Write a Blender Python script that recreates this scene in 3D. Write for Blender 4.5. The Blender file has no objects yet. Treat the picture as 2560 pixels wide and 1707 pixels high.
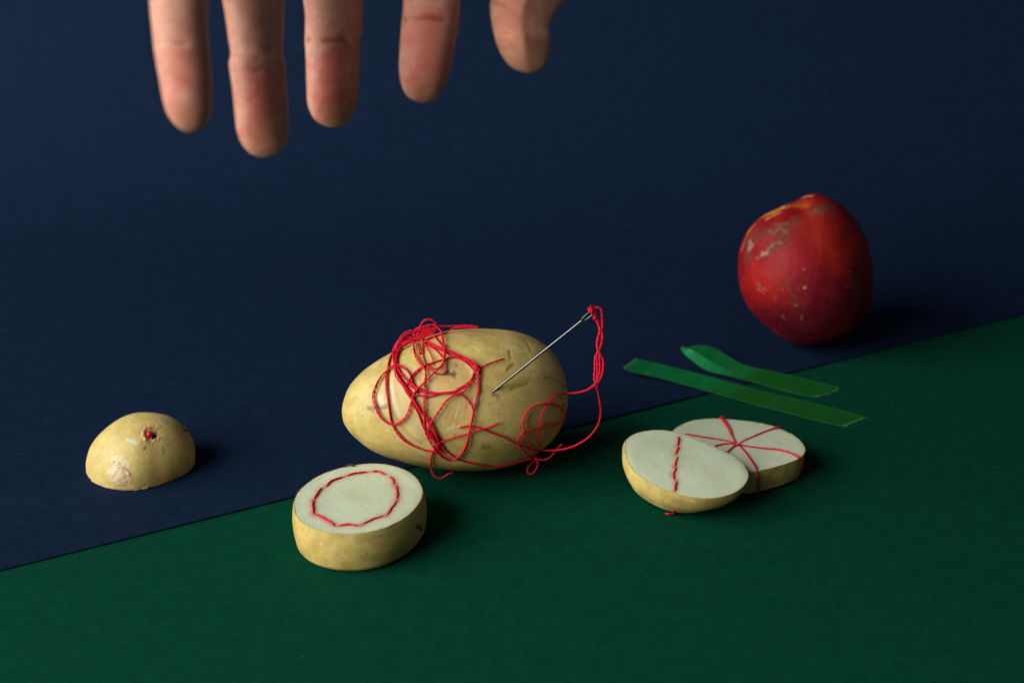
import bpy, math, random
import numpy as np
from mathutils import Vector, Matrix, noise
from mathutils.bvhtree import BVHTree

random.seed(7)
rng = np.random.default_rng(7)
scene = bpy.context.scene
COL = scene.collection

# ------------------------------------------------------------------ camera
CAM = np.array([0.0, -0.50, 0.298])
PITCH = math.radians(25.5)
cam_data = bpy.data.cameras.new("camera")
cam_data.sensor_width = 36.0
cam_data.lens = 50.0
cam_data.clip_start = 0.01
cam_data.clip_end = 20.0
cam = bpy.data.objects.new("camera", cam_data)
COL.objects.link(cam)
cam.location = CAM
cam.rotation_euler = (math.pi / 2 - PITCH, 0, 0)
scene.camera = cam
cam_data.dof.use_dof = True
cam_data.dof.focus_distance = 0.545
cam_data.dof.aperture_fstop = 8.5

# ------------------------------------------------------------------ world, light, exposure
world = bpy.data.worlds.new("World")
scene.world = world
world.use_nodes = True
bg = world.node_tree.nodes["Background"]
bg.inputs[0].default_value = (0.80, 0.86, 1.0, 1)
bg.inputs[1].default_value = 0.062

def area(name, loc, target, size, size_y, power, color):
    l = bpy.data.lights.new(name, 'AREA')
    l.shape = 'RECTANGLE'
    l.size, l.size_y = size, size_y
    l.energy = power
    l.color = color
    o = bpy.data.objects.new(name, l)
    COL.objects.link(o)
    o.location = loc
    d = Vector(target) - Vector(loc)
    o.rotation_euler = d.to_track_quat('-Z', 'Y').to_euler()
    return o

area("window_light", (-1.50, -0.64, 0.88), (0.0, 0.03, 0.04), 1.90, 1.50, 69.0, (1.0, 0.96, 0.90))

scene.view_settings.view_transform = 'Standard'
scene.view_settings.look = 'None'
scene.view_settings.exposure = 0.0
scene.view_settings.gamma = 1.0
scene.cycles.use_denoising = True
scene.cycles.max_bounces = 8

# ------------------------------------------------------------------ geometry helpers
F = 2560 * 50.0 / 36.0
R_ = np.array([1.0, 0, 0])
FW = np.array([0, math.cos(PITCH), -math.sin(PITCH)])
UP = np.array([0, math.sin(PITCH), math.cos(PITCH)])

def ray(px, py):
    d = FW + R_ * ((px - 1280) / F) - UP * ((py - 853.5) / F)
    return d                                   # length 1 along the forward axis

def on_z(px, py, z=0.0):
    d = ray(px, py)
    return CAM + d * ((z - CAM[2]) / d[2])

def at_depth(px, py, dep):
    return CAM + ray(px, py) * dep

def depth_of(p):
    return float(np.dot(np.asarray(p) - CAM, FW))

def crop(ox, oy, s):
    return lambda pts: [(ox + x / s, oy + y / s) for x, y in pts]

C1 = crop(920, 780, 7.84)
C2 = crop(920, 960, 6.2733)
C3 = crop(1200, 940, 6.0303)
C4 = crop(1400, 740, 6.03)
K = crop(830, 740, 3.136)
P = crop(180, 1000, 6.03)
RR = crop(700, 1120, 4.7525)
Q = crop(1520, 1010, 4.3556)
A = crop(1780, 460, 3.7326)
T = crop(1540, 840, 3.5636)
H1 = crop(350, 0, 3.7333)
H2 = crop(900, 0, 3.7333)

def catmull(pts, n_per=8, closed=False):
    p = np.asarray(pts, float)
    n = len(p)
    out = []
    segs = n if closed else n - 1
    for i in range(segs):
        if closed:
            a, b, c, d = p[(i - 1) % n], p[i], p[(i + 1) % n], p[(i + 2) % n]
        else:
            b, c = p[i], p[i + 1]
            a = p[i - 1] if i > 0 else 2 * b - c
            d = p[i + 2] if i + 2 < n else 2 * c - b
        for k in range(n_per):
            t = k / n_per
            out.append(0.5 * ((2 * b) + (c - a) * t + (2 * a - 5 * b + 4 * c - d) * t * t + (3 * b - a - 3 * c + d) * t ** 3))
    if not closed:
        out.append(p[-1])
    return np.array(out)

def resample(p, n, closed=False):
    p = np.asarray(p, float)
    if closed:
        p = np.vstack([p, p[:1]])
    s = np.concatenate([[0], np.cumsum(np.linalg.norm(np.diff(p, axis=0), axis=1))])
    t = np.linspace(0, s[-1], n + 1)[:-1] if closed else np.linspace(0, s[-1], n)
    return np.stack([np.interp(t, s, p[:, k]) for k in range(p.shape[1])], 1)

def vnoise(pts, scale, seed=0.0, octaves=3):
    out = np.empty(len(pts))
    o = Vector((seed * 13.7, seed * 7.1, seed * 3.3))
    for i, q in enumerate(pts):
        out[i] = noise.fractal(Vector(q) * scale + o, 0.7, 2.0, octaves)
    return out

def mesh(name, verts, faces, mat=None, parent=None, smooth=True):
    me = bpy.data.meshes.new(name)
    me.from_pydata([tuple(v) for v in verts], [], [tuple(f) for f in faces])
    me.update()
    if smooth:
        me.polygons.foreach_set("use_smooth", [True] * len(me.polygons))
    if mat:
        me.materials.append(mat)
    o = bpy.data.objects.new(name, me)
    COL.objects.link(o)
    if parent:
        o.parent = parent
        o.matrix_parent_inverse = Matrix.Translation(-parent.location)
    return o

def orient(ob, axis=None):
    """make the faces point outwards (or along axis)"""
    me = ob.data
    c = coords(me); cen = c.mean(0)
    tot = 0.0
    for p in me.polygons:
        d = np.array(axis) if axis is not None else np.array(p.center) - cen
        tot += p.area * float(np.dot(np.array(p.normal), d))
    if tot < 0:
        me.flip_normals()
        me.update()
    return ob

def empty(name, loc):
    o = bpy.data.objects.new(name, None)
    o.empty_display_size = 0.01
    o.location = loc
    COL.objects.link(o)
    return o

def tag(o, label=None, cat=None, group=None, kind=None):
    if label: o["label"] = label
    if cat: o["category"] = cat
    if group: o["group"] = group
    if kind: o["kind"] = kind
    return o

def grid_faces(nr, nc, closed=True, off=0):
    f = []
    for i in range(nr - 1):
        for j in range(nc if closed else nc - 1):
            j2 = (j + 1) % nc
            f.append((off + i * nc + j, off + i * nc + j2, off + (i + 1) * nc + j2, off + (i + 1) * nc + j))
    return f

def vertex_normals(me):
    n = np.empty(len(me.vertices) * 3)
    me.vertex_normals.foreach_get("vector", n)
    return n.reshape(-1, 3)

def coords(me):
    c = np.empty(len(me.vertices) * 3)
    me.vertices.foreach_get("co", c)
    return c.reshape(-1, 3)

def set_coords(me, c):
    me.vertices.foreach_set("co", np.asarray(c, float).ravel())
    me.update()

def bvh_of(me):
    return BVHTree.FromPolygons([v.co.copy() for v in me.vertices], [tuple(p.vertices) for p in me.polygons])

def hit(bvh, px, py):
    d = ray(px, py)
    r = bvh.ray_cast(Vector(CAM), Vector(d).normalized())
    return None if r[0] is None else (np.array(r[0]), np.array(r[1]))

def poly_dist(c, pts, chunk=40000):
    """distance of every row of c to a polyline"""
    pts = np.asarray(pts, float)
    if len(pts) == 1:
        return np.linalg.norm(c - pts[0], axis=1)
    best = np.full(len(c), 1e9)
    for a, b in zip(pts[:-1], pts[1:]):
        ab = b - a
        t = np.clip(((c - a) @ ab) / max(ab @ ab, 1e-18), 0, 1)
        best = np.minimum(best, np.linalg.norm(c - a - t[:, None] * ab, axis=1))
    return best

def set_tint(me, rgb, w, name="tint"):
    a = me.color_attributes.new(name, 'FLOAT_COLOR', 'POINT')
    a.data.foreach_set("color", np.concatenate([rgb, w[:, None]], 1).astype(np.float32).ravel())

def apply_marks(me, bvh, marks, nseed=1.0, relief=1.0):
    """marks: (pixels on the surface, radius in m, depth in m, colour or None, strength[, roughness of the outline])"""
    c = coords(me)
    nor = vertex_normals(me)
    rgb = np.zeros((len(c), 3)); w = np.zeros(len(c)); disp = np.zeros(len(c))
    for m in marks:
        px, rad, dep, colr, st = m[:5]
        jag = m[5] if len(m) > 5 else 0.35
        pts = [h[0] for h in (hit(bvh, *q) for q in px) if h]
        if not pts:
            continue
        lo, hi = np.min(pts, 0) - rad * 4.5, np.max(pts, 0) + rad * 4.5
        idx = np.where(np.all((c > lo) & (c < hi), 1))[0]
        if len(idx) == 0:
            continue
        d = poly_dist(c[idx], pts) / rad
        if jag:
            d = d * (1 + np.maximum(-0.55, jag * vnoise(c[idx], min(1.3 / rad, 700), nseed + rad * 1000, 3)))
        g = np.exp(-d * d * 1.2)
        disp[idx] += dep * relief * g
        if colr is not None:
            e = np.clip((1.25 - d) / 0.7, 0, 1) if rad < 0.0017 else np.clip((1.7 - d) / 1.6, 0, 1)
            e = e * e * (3 - 2 * e) * st
            rgb[idx] = rgb[idx] * (1 - e[:, None]) + np.array(colr) * e[:, None]
            w[idx] = 1 - (1 - w[idx]) * (1 - e)
    set_coords(me, c + nor * disp[:, None])
    ww = np.maximum(w, 1e-4)
    set_tint(me, np.clip(rgb / ww[:, None], 0, 1), w)

# ------------------------------------------------------------------ materials
def nodes(name):
    m = bpy.data.materials.new(name)
    m.use_nodes = True
    nt = m.node_tree
    return m, nt, nt.nodes["Principled BSDF"]

def N(nt, kind, **kw):
    n = nt.nodes.new(kind)
    for k, v in kw.items():
        setattr(n, k, v)
    return n

def ramp(nt, fac, stops):
    r = N(nt, 'ShaderNodeValToRGB')
    els = r.color_ramp.elements
    while len(els) < len(stops):
        els.new(0.5)
    for e, (p, c) in zip(els, stops):
        e.position = p
        e.color = (*c, 1) if len(c) == 3 else c
    nt.links.new(fac, r.inputs[0])
    return r.outputs[0]

def noise_tex(nt, co, scale, detail=4, rough=0.6, dist=0.0):
    n = N(nt, 'ShaderNodeTexNoise')
    n.inputs['Scale'].default_value = scale
    n.inputs['Detail'].default_value = detail
    n.inputs['Roughness'].default_value = rough
    n.inputs['Distortion'].default_value = dist
    nt.links.new(co, n.inputs['Vector'])
    return n.outputs['Fac']

def mix(nt, fac, a, b, blend='MIX'):
    m = N(nt, 'ShaderNodeMix', data_type='RGBA', blend_type=blend)
    for sock, v in ((m.inputs[0], fac), (m.inputs[6], a), (m.inputs[7], b)):
        if isinstance(v, (int, float)):
            sock.default_value = v
        elif isinstance(v, tuple):
            sock.default_value = (*v, 1) if len(v) == 3 else v
        else:
            nt.links.new(v, sock)
    return m.outputs[2]

def math_n(nt, op, a, b=None, c=None):
    m = N(nt, 'ShaderNodeMath', operation=op)
    for i, v in enumerate((a, b, c)):
        if v is None: continue
        if isinstance(v, (int, float)): m.inputs[i].default_value = v
        else: nt.links.new(v, m.inputs[i])
    return m.outputs[0]

def bump(nt, height, strength, dist, prev=None):
    b = N(nt, 'ShaderNodeBump')
    b.inputs['Strength'].default_value = strength
    b.inputs['Distance'].default_value = dist
    nt.links.new(height, b.inputs['Height'])
    if prev is not None:
        nt.links.new(prev, b.inputs['Normal'])
    return b.outputs[0]

def objco(nt):
    return N(nt, 'ShaderNodeTexCoord').outputs['Object']

def tint_over(nt, base, name="tint"):
    a = N(nt, 'ShaderNodeAttribute', attribute_name=name)
    return mix(nt, a.outputs['Alpha'], base, a.outputs['Color'])

def paper(name, base, spec=0.04):
    m, nt, b = nodes(name)
    co = objco(nt)
    big = noise_tex(nt, co, 160, 3, 0.55)
    fine = noise_tex(nt, co, 1100, 4, 0.7)
    dark = tuple(c * 0.72 for c in base)
    lite = tuple(min(1, c * 1.24 + 0.0005) for c in base)
    col = ramp(nt, fine, [(0.30, dark), (0.72, lite)])
    col2 = ramp(nt, big, [(0.3, (0.88,) * 3), (0.7, (1.08,) * 3)])
    col = mix(nt, 1.0, col, col2, 'MULTIPLY')
    nt.links.new(col, b.inputs['Base Color'])
    b.inputs['Roughness'].default_value = 0.78
    b.inputs['Specular IOR Level'].default_value = spec
    n1 = bump(nt, big, 0.22, 0.0008)
    n2 = bump(nt, fine, 0.5, 0.0003, n1)
    nt.links.new(n2, b.inputs['Normal'])
    return m

M_NAVY = paper("navy_paper", (0.0056, 0.0148, 0.0405))
M_GREEN = paper("green_paper", (0.0010, 0.0490, 0.0262))

def skin_mat(name, base, dark, greenish, warm):
    m, nt, b = nodes(name)
    co = objco(nt)
    n1 = noise_tex(nt, co, 55, 4, 0.6, 0.4)
    n2 = noise_tex(nt, co, 190, 5, 0.65)
    n3 = noise_tex(nt, co, 900, 3, 0.6)
    col = ramp(nt, n1, [(0.30, dark), (0.52, base), (0.74, warm)])
    col = mix(nt, ramp(nt, noise_tex(nt, co, 24, 2), [(0.52, (0, 0, 0)), (0.72, (0.35, 0.35, 0.35))]), col, greenish)
    col = mix(nt, 1.0, col, ramp(nt, n2, [(0.32, (0.80, 0.76, 0.70)), (0.60, (1.0, 1.0, 1.0))]), 'MULTIPLY')
    for sc, thr, size, cc, am in ((330, 0.80, 0.17, (0.26, 0.14, 0.05), 0.38), (250, 0.86, 0.15, (0.72, 0.60, 0.36), 0.5)):
        v = N(nt, 'ShaderNodeTexVoronoi'); v.inputs['Scale'].default_value = sc
        nt.links.new(co, v.inputs['Vector'])
        s = N(nt, 'ShaderNodeSeparateColor'); nt.links.new(v.outputs['Color'], s.inputs[0])
        pk = math_n(nt, 'GREATER_THAN', s.outputs[0], thr)
        fall = math_n(nt, 'MULTIPLY', math_n(nt, 'LESS_THAN', v.outputs['Distance'], size), am)
        col = mix(nt, math_n(nt, 'MULTIPLY', pk, fall), col, cc)
    col = tint_over(nt, col)
    nt.links.new(col, b.inputs['Base Color'])
    nt.links.new(ramp(nt, n2, [(0.3, (0.36,) * 3), (0.7, (0.56,) * 3)]), b.inputs['Roughness'])
    b.inputs['Specular IOR Level'].default_value = 0.42
    b.inputs['Subsurface Weight'].default_value = 0.30
    b.inputs['Subsurface Radius'].default_value = (1.0, 0.55, 0.18)
    b.inputs['Subsurface Scale'].default_value = 0.0035
    nrm = bump(nt, n2, 0.06, 0.0003)
    nrm = bump(nt, n3, 0.08, 0.0001, nrm)
    nt.links.new(nrm, b.inputs['Normal'])
    return m

M_SKIN = skin_mat("potato_skin", (0.60, 0.480, 0.165), (0.54, 0.405, 0.115), (0.50, 0.45, 0.135), (0.65, 0.53, 0.20))
M_PEEL = skin_mat("potato_peel", (0.61, 0.480, 0.150), (0.55, 0.395, 0.105), (0.49, 0.44, 0.135), (0.65, 0.54, 0.21))

def flesh_mat():
    m, nt, b = nodes("potato_flesh")
    co = objco(nt)
    n1 = noise_tex(nt, co, 90, 4, 0.6)
    n2 = noise_tex(nt, co, 420, 4, 0.6)
    col = ramp(nt, n1, [(0.28, (0.55, 0.65, 0.46)), (0.55, (0.60, 0.69, 0.50)), (0.8, (0.66, 0.72, 0.52))])
    col = tint_over(nt, col)
    nt.links.new(col, b.inputs['Base Color'])
    nt.links.new(ramp(nt, n2, [(0.3, (0.34,) * 3), (0.7, (0.52,) * 3)]), b.inputs['Roughness'])
    b.inputs['Specular IOR Level'].default_value = 0.4
    b.inputs['Subsurface Weight'].default_value = 0.35
    b.inputs['Subsurface Radius'].default_value = (1.0, 0.8, 0.45)
    b.inputs['Subsurface Scale'].default_value = 0.004
    nt.links.new(bump(nt, n2, 0.08, 0.00012), b.inputs['Normal'])
    return m
M_FLESH = flesh_mat()

def thread_mat():
    m, nt, b = nodes("red_cotton")
    co = objco(nt)
    n = noise_tex(nt, co, 1500, 2)
    nt.links.new(ramp(nt, n, [(0.3, (0.52, 0.001, 0.018)), (0.7, (0.70, 0.004, 0.034))]), b.inputs['Base Color'])
    b.inputs['Roughness'].default_value = 0.55
    b.inputs['Specular IOR Level'].default_value = 0.2
    b.inputs['Sheen Weight'].default_value = 0.03
    b.inputs['Sheen Tint'].default_value = (1, 0.3, 0.4, 1)
    b.inputs['Subsurface Weight'].default_value = 0.25
    b.inputs['Subsurface Radius'].default_value = (1.0, 0.06, 0.1)
    b.inputs['Subsurface Scale'].default_value = 0.0006
    return m
M_THREAD = thread_mat()

def simple(name, col, rough, metal=0.0, spec=0.5, coat=0.0):
    m, nt, b = nodes(name)
    co = objco(nt)
    n = noise_tex(nt, co, 500, 3)
    nt.links.new(ramp(nt, n, [(0.3, tuple(c * 0.85 for c in col)), (0.7, tuple(min(1, c * 1.1) for c in col))]), b.inputs['Base Color'])
    b.inputs['Roughness'].default_value = rough
    b.inputs['Metallic'].default_value = metal
    b.inputs['Specular IOR Level'].default_value = spec
    b.inputs['Coat Weight'].default_value = coat
    return m
M_STEEL = simple("needle_steel", (0.115, 0.118, 0.125), 0.17, 1.0)
M_BEAD = simple("red_gloss", (0.60, 0.004, 0.020), 0.22, 0, 0.5, 0.3)
M_SPROUT = simple("dark_sprout", (0.035, 0.022, 0.012), 0.7)
M_LINT = simple("pale_lint", (0.42, 0.44, 0.40), 0.8)

def tape_mat():
    m, nt, b = nodes("green_tape")
    co = objco(nt)
    n = noise_tex(nt, co, 120, 3)
    f = noise_tex(nt, co, 700, 3)
    col = ramp(nt, n, [(0.3, (0.004, 0.22, 0.060)), (0.7, (0.009, 0.30, 0.085))])
    col = tint_over(nt, col)
    nt.links.new(col, b.inputs['Base Color'])
    b.inputs['Roughness'].default_value = 0.5
    b.inputs['Specular IOR Level'].default_value = 0.35
    nt.links.new(bump(nt, f, 0.25, 0.0002), b.inputs['Normal'])
    tr = N(nt, 'ShaderNodeBsdfTranslucent'); nt.links.new(col, tr.inputs[0])
    tp = N(nt, 'ShaderNodeBsdfTransparent'); tp.inputs[0].default_value = (0.25, 0.95, 0.35, 1)
    m1 = N(nt, 'ShaderNodeMixShader'); m1.inputs[0].default_value = 0.30
    nt.links.new(b.outputs[0], m1.inputs[1]); nt.links.new(tr.outputs[0], m1.inputs[2])
    m2 = N(nt, 'ShaderNodeMixShader'); m2.inputs[0].default_value = 0.22
    nt.links.new(m1.outputs[0], m2.inputs[1]); nt.links.new(tp.outputs[0], m2.inputs[2])
    nt.links.new(m2.outputs[0], nt.nodes['Material Output'].inputs['Surface'])
    return m
M_TAPE = tape_mat()

def peach_mat():
    m, nt, b = nodes("nectarine_skin")
    co = objco(nt)
    n1 = noise_tex(nt, co, 38, 5, 0.62, 0.6)
    n2 = noise_tex(nt, co, 150, 5, 0.7, 0.3)
    n3 = noise_tex(nt, co, 900, 3)
    col = ramp(nt, n1, [(0.28, (0.11, 0.002, 0.008)), (0.46, (0.22, 0.003, 0.009)), (0.64, (0.30, 0.007, 0.006)), (0.82, (0.35, 0.022, 0.006))])
    col = mix(nt, 1.0, col, ramp(nt, n2, [(0.30, (0.62, 0.58, 0.60)), (0.62, (1, 1, 1))]), 'MULTIPLY')
    v = N(nt, 'ShaderNodeTexVoronoi'); v.inputs['Scale'].default_value = 420
    nt.links.new(co, v.inputs['Vector'])
    s = N(nt, 'ShaderNodeSeparateColor'); nt.links.new(v.outputs['Color'], s.inputs[0])
    pk = math_n(nt, 'MULTIPLY', math_n(nt, 'GREATER_THAN', s.outputs[0], 0.93), math_n(nt, 'LESS_THAN', v.outputs['Distance'], 0.16))
    col = mix(nt, math_n(nt, 'MULTIPLY', pk, 0.5), col, (0.42, 0.30, 0.18))
    col = tint_over(nt, col)
    nt.links.new(col, b.inputs['Base Color'])
    nt.links.new(ramp(nt, n2, [(0.3, (0.50,) * 3), (0.7, (0.68,) * 3)]), b.inputs['Roughness'])
    b.inputs['Specular IOR Level'].default_value = 0.18
    b.inputs['Subsurface Weight'].default_value = 0.12
    b.inputs['Subsurface Radius'].default_value = (1, 0.25, 0.1)
    b.inputs['Subsurface Scale'].default_value = 0.003
    nrm = bump(nt, n2, 0.22, 0.0008)
    nrm = bump(nt, n3, 0.15, 0.0002, nrm)
    nt.links.new(nrm, b.inputs['Normal'])
    return m
M_PEACH = peach_mat()

def hand_mat():
    m, nt, b = nodes("hand_skin")
    co = objco(nt)
    n1 = noise_tex(nt, co, 75, 4, 0.6, 0.3)
    n2 = noise_tex(nt, co, 900, 4, 0.6)
    col = ramp(nt, n1, [(0.30, (0.53, 0.245, 0.165)), (0.55, (0.60, 0.310, 0.222)), (0.78, (0.64, 0.370, 0.285))])
    n3 = noise_tex(nt, co, 330, 5, 0.65, 0.5)
    col = tint_over(nt, col)
    col = mix(nt, 1.0, col, ramp(nt, n3, [(0.34, (0.86, 0.76, 0.72)), (0.56, (1.0, 1.0, 1.0)), (0.75, (1.08, 1.10, 1.10))]), 'MULTIPLY')
    nt.links.new(col, b.inputs['Base Color'])
    nt.links.new(ramp(nt, n3, [(0.3, (0.44,) * 3), (0.7, (0.62,) * 3)]), b.inputs['Roughness'])
    b.inputs['Specular IOR Level'].default_value = 0.24
    b.inputs['Subsurface Weight'].default_value = 0.50
    b.inputs['Subsurface Radius'].default_value = (1.0, 0.24, 0.10)
    b.inputs['Subsurface Scale'].default_value = 0.0065
    nt.links.new(bump(nt, n2, 0.2, 0.0002, bump(nt, n3, 0.22, 0.0005)), b.inputs['Normal'])
    return m
M_HAND = hand_mat()
M_NAIL = simple("fingernail", (0.52, 0.30, 0.23), 0.5, 0, 0.25)

# ------------------------------------------------------------------ setting: navy paper sweep and green sheet
SHEET = 0.0010                                  # top of the green sheet
NAVY = SHEET + 0.0005                           # top of the navy sheet, which lies over it
def backdrop():
    a, b = on_z(0, 1425, NAVY), on_z(2560, 786, NAVY)
    y0, r, amax = 0.24, 0.20, math.radians(78)
    xs = np.linspace(-0.80, 0.415, 150)
    rows = np.concatenate([[0, 0.0006, 0.002, 0.004, 0.007, 0.011, 0.02], np.linspace(0.04, 1.7, 60)])
    v = []
    for t in rows:
        for x in xs:
            ye = a[1] + (b[1] - a[1]) * (x - a[0]) / (b[0] - a[0]) + 0.00018 * noise.noise(Vector((x * 40, 0, 0)))
            d = t + ye
            k = (x - a[0]) / (b[0] - a[0])
            lip = (0.0002 + 0.00035 * min(1, max(0, k)) + 0.00015 * noise.noise(Vector((x * 14, 5, 0)))) * max(0.0, 1 - t / 0.010) ** 2
            if d < y0:
                p = (d, NAVY + lip)
            elif d < y0 + r * amax:
                g = (d - y0) / r
                p = (y0 + r * math.sin(g), NAVY + r * (1 - math.cos(g)))
            else:
                e = d - y0 - r * amax
                p = (y0 + r * math.sin(amax) + e * math.cos(amax), NAVY + r * (1 - math.cos(amax)) + e * math.sin(amax))
            v.append((x, p[0], p[1]))
    nc, nr = len(xs), len(rows)
    f = grid_faces(nr, nc, False)
    o = mesh("navy_backdrop", v, f, M_NAVY)
    md = o.modifiers.new("thickness", 'SOLIDIFY'); md.thickness = 0.00022; md.offset = -1.0
    tag(o, "dark navy blue paper curving from the table up into the background", kind="structure")
backdrop()

def green_sheet():
    xs, ys = np.linspace(-0.62, 0.45, 12), np.linspace(-0.62, 0.24, 10)
    v = [(x, y, SHEET) for y in ys for x in xs]
    o = mesh("green_paper", v, grid_faces(len(ys), len(xs), False), M_GREEN, smooth=False)
    md = o.modifiers.new("thickness", 'SOLIDIFY'); md.thickness = 0.00045; md.offset = -1.0
    tag(o, "large dark green paper sheet in the foreground, tucked under the navy paper", "paper sheet")
green_sheet()

# ------------------------------------------------------------------ thread tube
def strand_geo(path, radius, twist_pitch=0.0021, sides=8, off=(0.0, 0.0), pitch2=0.02, taper=True, step=0.00035):
    p = np.asarray(path, float)
    L = np.linalg.norm(np.diff(p, axis=0), axis=1).sum()
    n = max(4, int(L / step))
    p = resample(p, n)
    t = np.gradient(p, axis=0)
    t /= np.linalg.norm(t, axis=1)[:, None] + 1e-12
    u = np.zeros_like(p)
    ref = np.array([0.3, -0.8, 0.5]); ref -= t[0] * (ref @ t[0]); u[0] = ref / np.linalg.norm(ref)
    for i in range(1, n):
        q = u[i - 1] - t[i] * (u[i - 1] @ t[i])
        u[i] = q / (np.linalg.norm(q) + 1e-12)
    w = np.cross(t, u)
    s = np.linspace(0, L, n)
    if off[0]:
        ang = off[1] + s / pitch2 * 2 * math.pi
        p = p + off[0] * (np.cos(ang)[:, None] * u + np.sin(ang)[:, None] * w)
    ph = s / twist_pitch * math.pi
    th = np.linspace(0, 2 * math.pi, sides, endpoint=False)
    fuzz = 1 + 0.08 * rng.standard_normal(n)
    v = np.zeros((n, sides, 3))
    for j, a in enumerate(th):
        r = radius * (0.66 + 0.42 * np.abs(np.cos(a - ph))) * fuzz
        v[:, j] = p + r[:, None] * (math.cos(a) * u + math.sin(a) * w)
    if taper:
        for k, sc in ((0, 0.55), (-1, 0.55)):
            v[k] = p[k] + (v[k] - p[k]) * sc
    f = grid_faces(n, sides)
    f.append(tuple(reversed(range(sides))))
    f.append(tuple((n - 1) * sides + j for j in range(sides)))
    return v.reshape(-1, 3), f

def join_geo(parts):
    V, Fc, o = [], [], 0
    for v, f in parts:
        V.append(np.asarray(v)); Fc += [tuple(i + o for i in q) for q in f]; o += len(v)
    return np.vstack(V), Fc

# ------------------------------------------------------------------ the whole potato
def build_potato():
    top = K([(80, 920), (84, 870), (100, 805), (150, 700), (250, 590), (350, 512), (450, 450), (600, 372), (800, 302), (950, 264), (1150, 246), (1300, 250), (1450, 270), (1580, 312), (1700, 390), (1780, 490), (1815, 590), (1828, 690), (1828, 760)])
    bot = K([(80, 920), (84, 960), (98, 1010), (150, 1088), (260, 1185), (400, 1262), (550, 1318), (700, 1352), (850, 1372), (1000, 1382), (1150, 1380), (1300, 1360), (1450, 1310), (1600, 1222), (1700, 1132), (1770, 1035), (1812, 930), (1828, 830), (1828, 760)])
    a = math.radians(-4.9)
    ca, sa = math.cos(a), math.sin(a)
    c0 = np.array([1133.0, 1005.0])
    def rot(q): q = np.asarray(q) - c0; return np.stack([q[:, 0] * ca + q[:, 1] * sa, -q[:, 0] * sa + q[:, 1] * ca], 1)
    t2, b2 = rot(catmull(top, 10)), rot(catmull(bot, 10))
    s0, s1 = min(t2[:, 0].min(), b2[:, 0].min()), max(t2[:, 0].max(), b2[:, 0].max())
    n, m = 380, 300
    u = 0.5 - 0.5 * np.cos(np.linspace(0, math.pi, n))
    s = s0 + (s1 - s0) * (0.0008 + 0.9984 * u)
    yt = np.interp(s, np.maximum.accumulate(t2[:, 0]), t2[:, 1]); yb = np.interp(s, np.maximum.accumulate(b2[:, 0]), b2[:, 1])
    rad = np.maximum(0.5 * (yb - yt), 0.4)
    rad[:3] *= np.array([0.35, 0.8, 0.95]); rad[-3:] *= np.array([0.95, 0.8, 0.35])
    mid = 0.5 * (yb + yt)
    yaw = math.radians(8)
    def make(dep):
        px = c0[0] + s * ca - mid * sa
        py = c0[1] + s * sa + mid * ca
        axis = []
        o = at_depth(*c0, dep)
        nrm = np.array([-math.sin(yaw), math.cos(yaw), 0])
        # plane through o facing the camera's vertical but yawed
        pn = np.array([-math.sin(yaw) , math.cos(yaw) * math.cos(PITCH), -math.sin(PITCH)])
        for x, y in zip(px, py):
            d = ray(x, y)
            axis.append(CAM + d * (np.dot(o - CAM, pn) / np.dot(d, pn)))
        axis = np.array(axis)
        rr = rad * np.array([depth_of(q) for q in axis]) / F * 0.985
        tn = np.gradient(axis, axis=0); tn /= np.linalg.norm(tn, axis=1)[:, None]
        tn[:] = tn.mean(0) / np.linalg.norm(tn.mean(0))
        e1 = np.cross(tn, np.array([0, 0, 1.0])); e1 /= np.linalg.norm(e1, axis=1)[:, None]
        e2 = np.cross(e1, tn)
        th = np.linspace(0, 2 * math.pi, m, endpoint=False)
        V = axis[:, None] + rr[:, None, None] * (np.cos(th)[None, :, None] * e1[:, None] + np.sin(th)[None, :, None] * e2[:, None])
        return V.reshape(-1, 3)
    lo, hi = 0.45, 0.65
    for _ in range(40):
        md = 0.5 * (lo + hi)
        if make(md)[:, 2].min() > NAVY + 0.0002: lo = md
        else: hi = md
    V = make(lo)
    f = grid_faces(n, m)
    f.append(tuple(reversed(range(m)))); f.append(tuple((n - 1) * m + j for j in range(m)))
    return V, f
V, f = build_potato()
potato = orient(mesh("potato", V, f, M_SKIN))
me = potato.data
base_bvh = bvh_of(me)
nor = vertex_normals(me)
low = coords(me)[:, 2]
keep = np.clip((low - SHEET) / 0.006, 0, 1)
d1 = 0.0006 * vnoise(V, 36, 1.0, 2) + 0.00002 * vnoise(V, 420, 2.0, 2)
set_coords(me, V + nor * (d1 * keep)[:, None])
BR = (0.20, 0.095, 0.035); DK = (0.07, 0.035, 0.015); PALE = (0.60, 0.50, 0.30); OR = (0.50, 0.25, 0.06); PK = (0.52, 0.33, 0.20)
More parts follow.
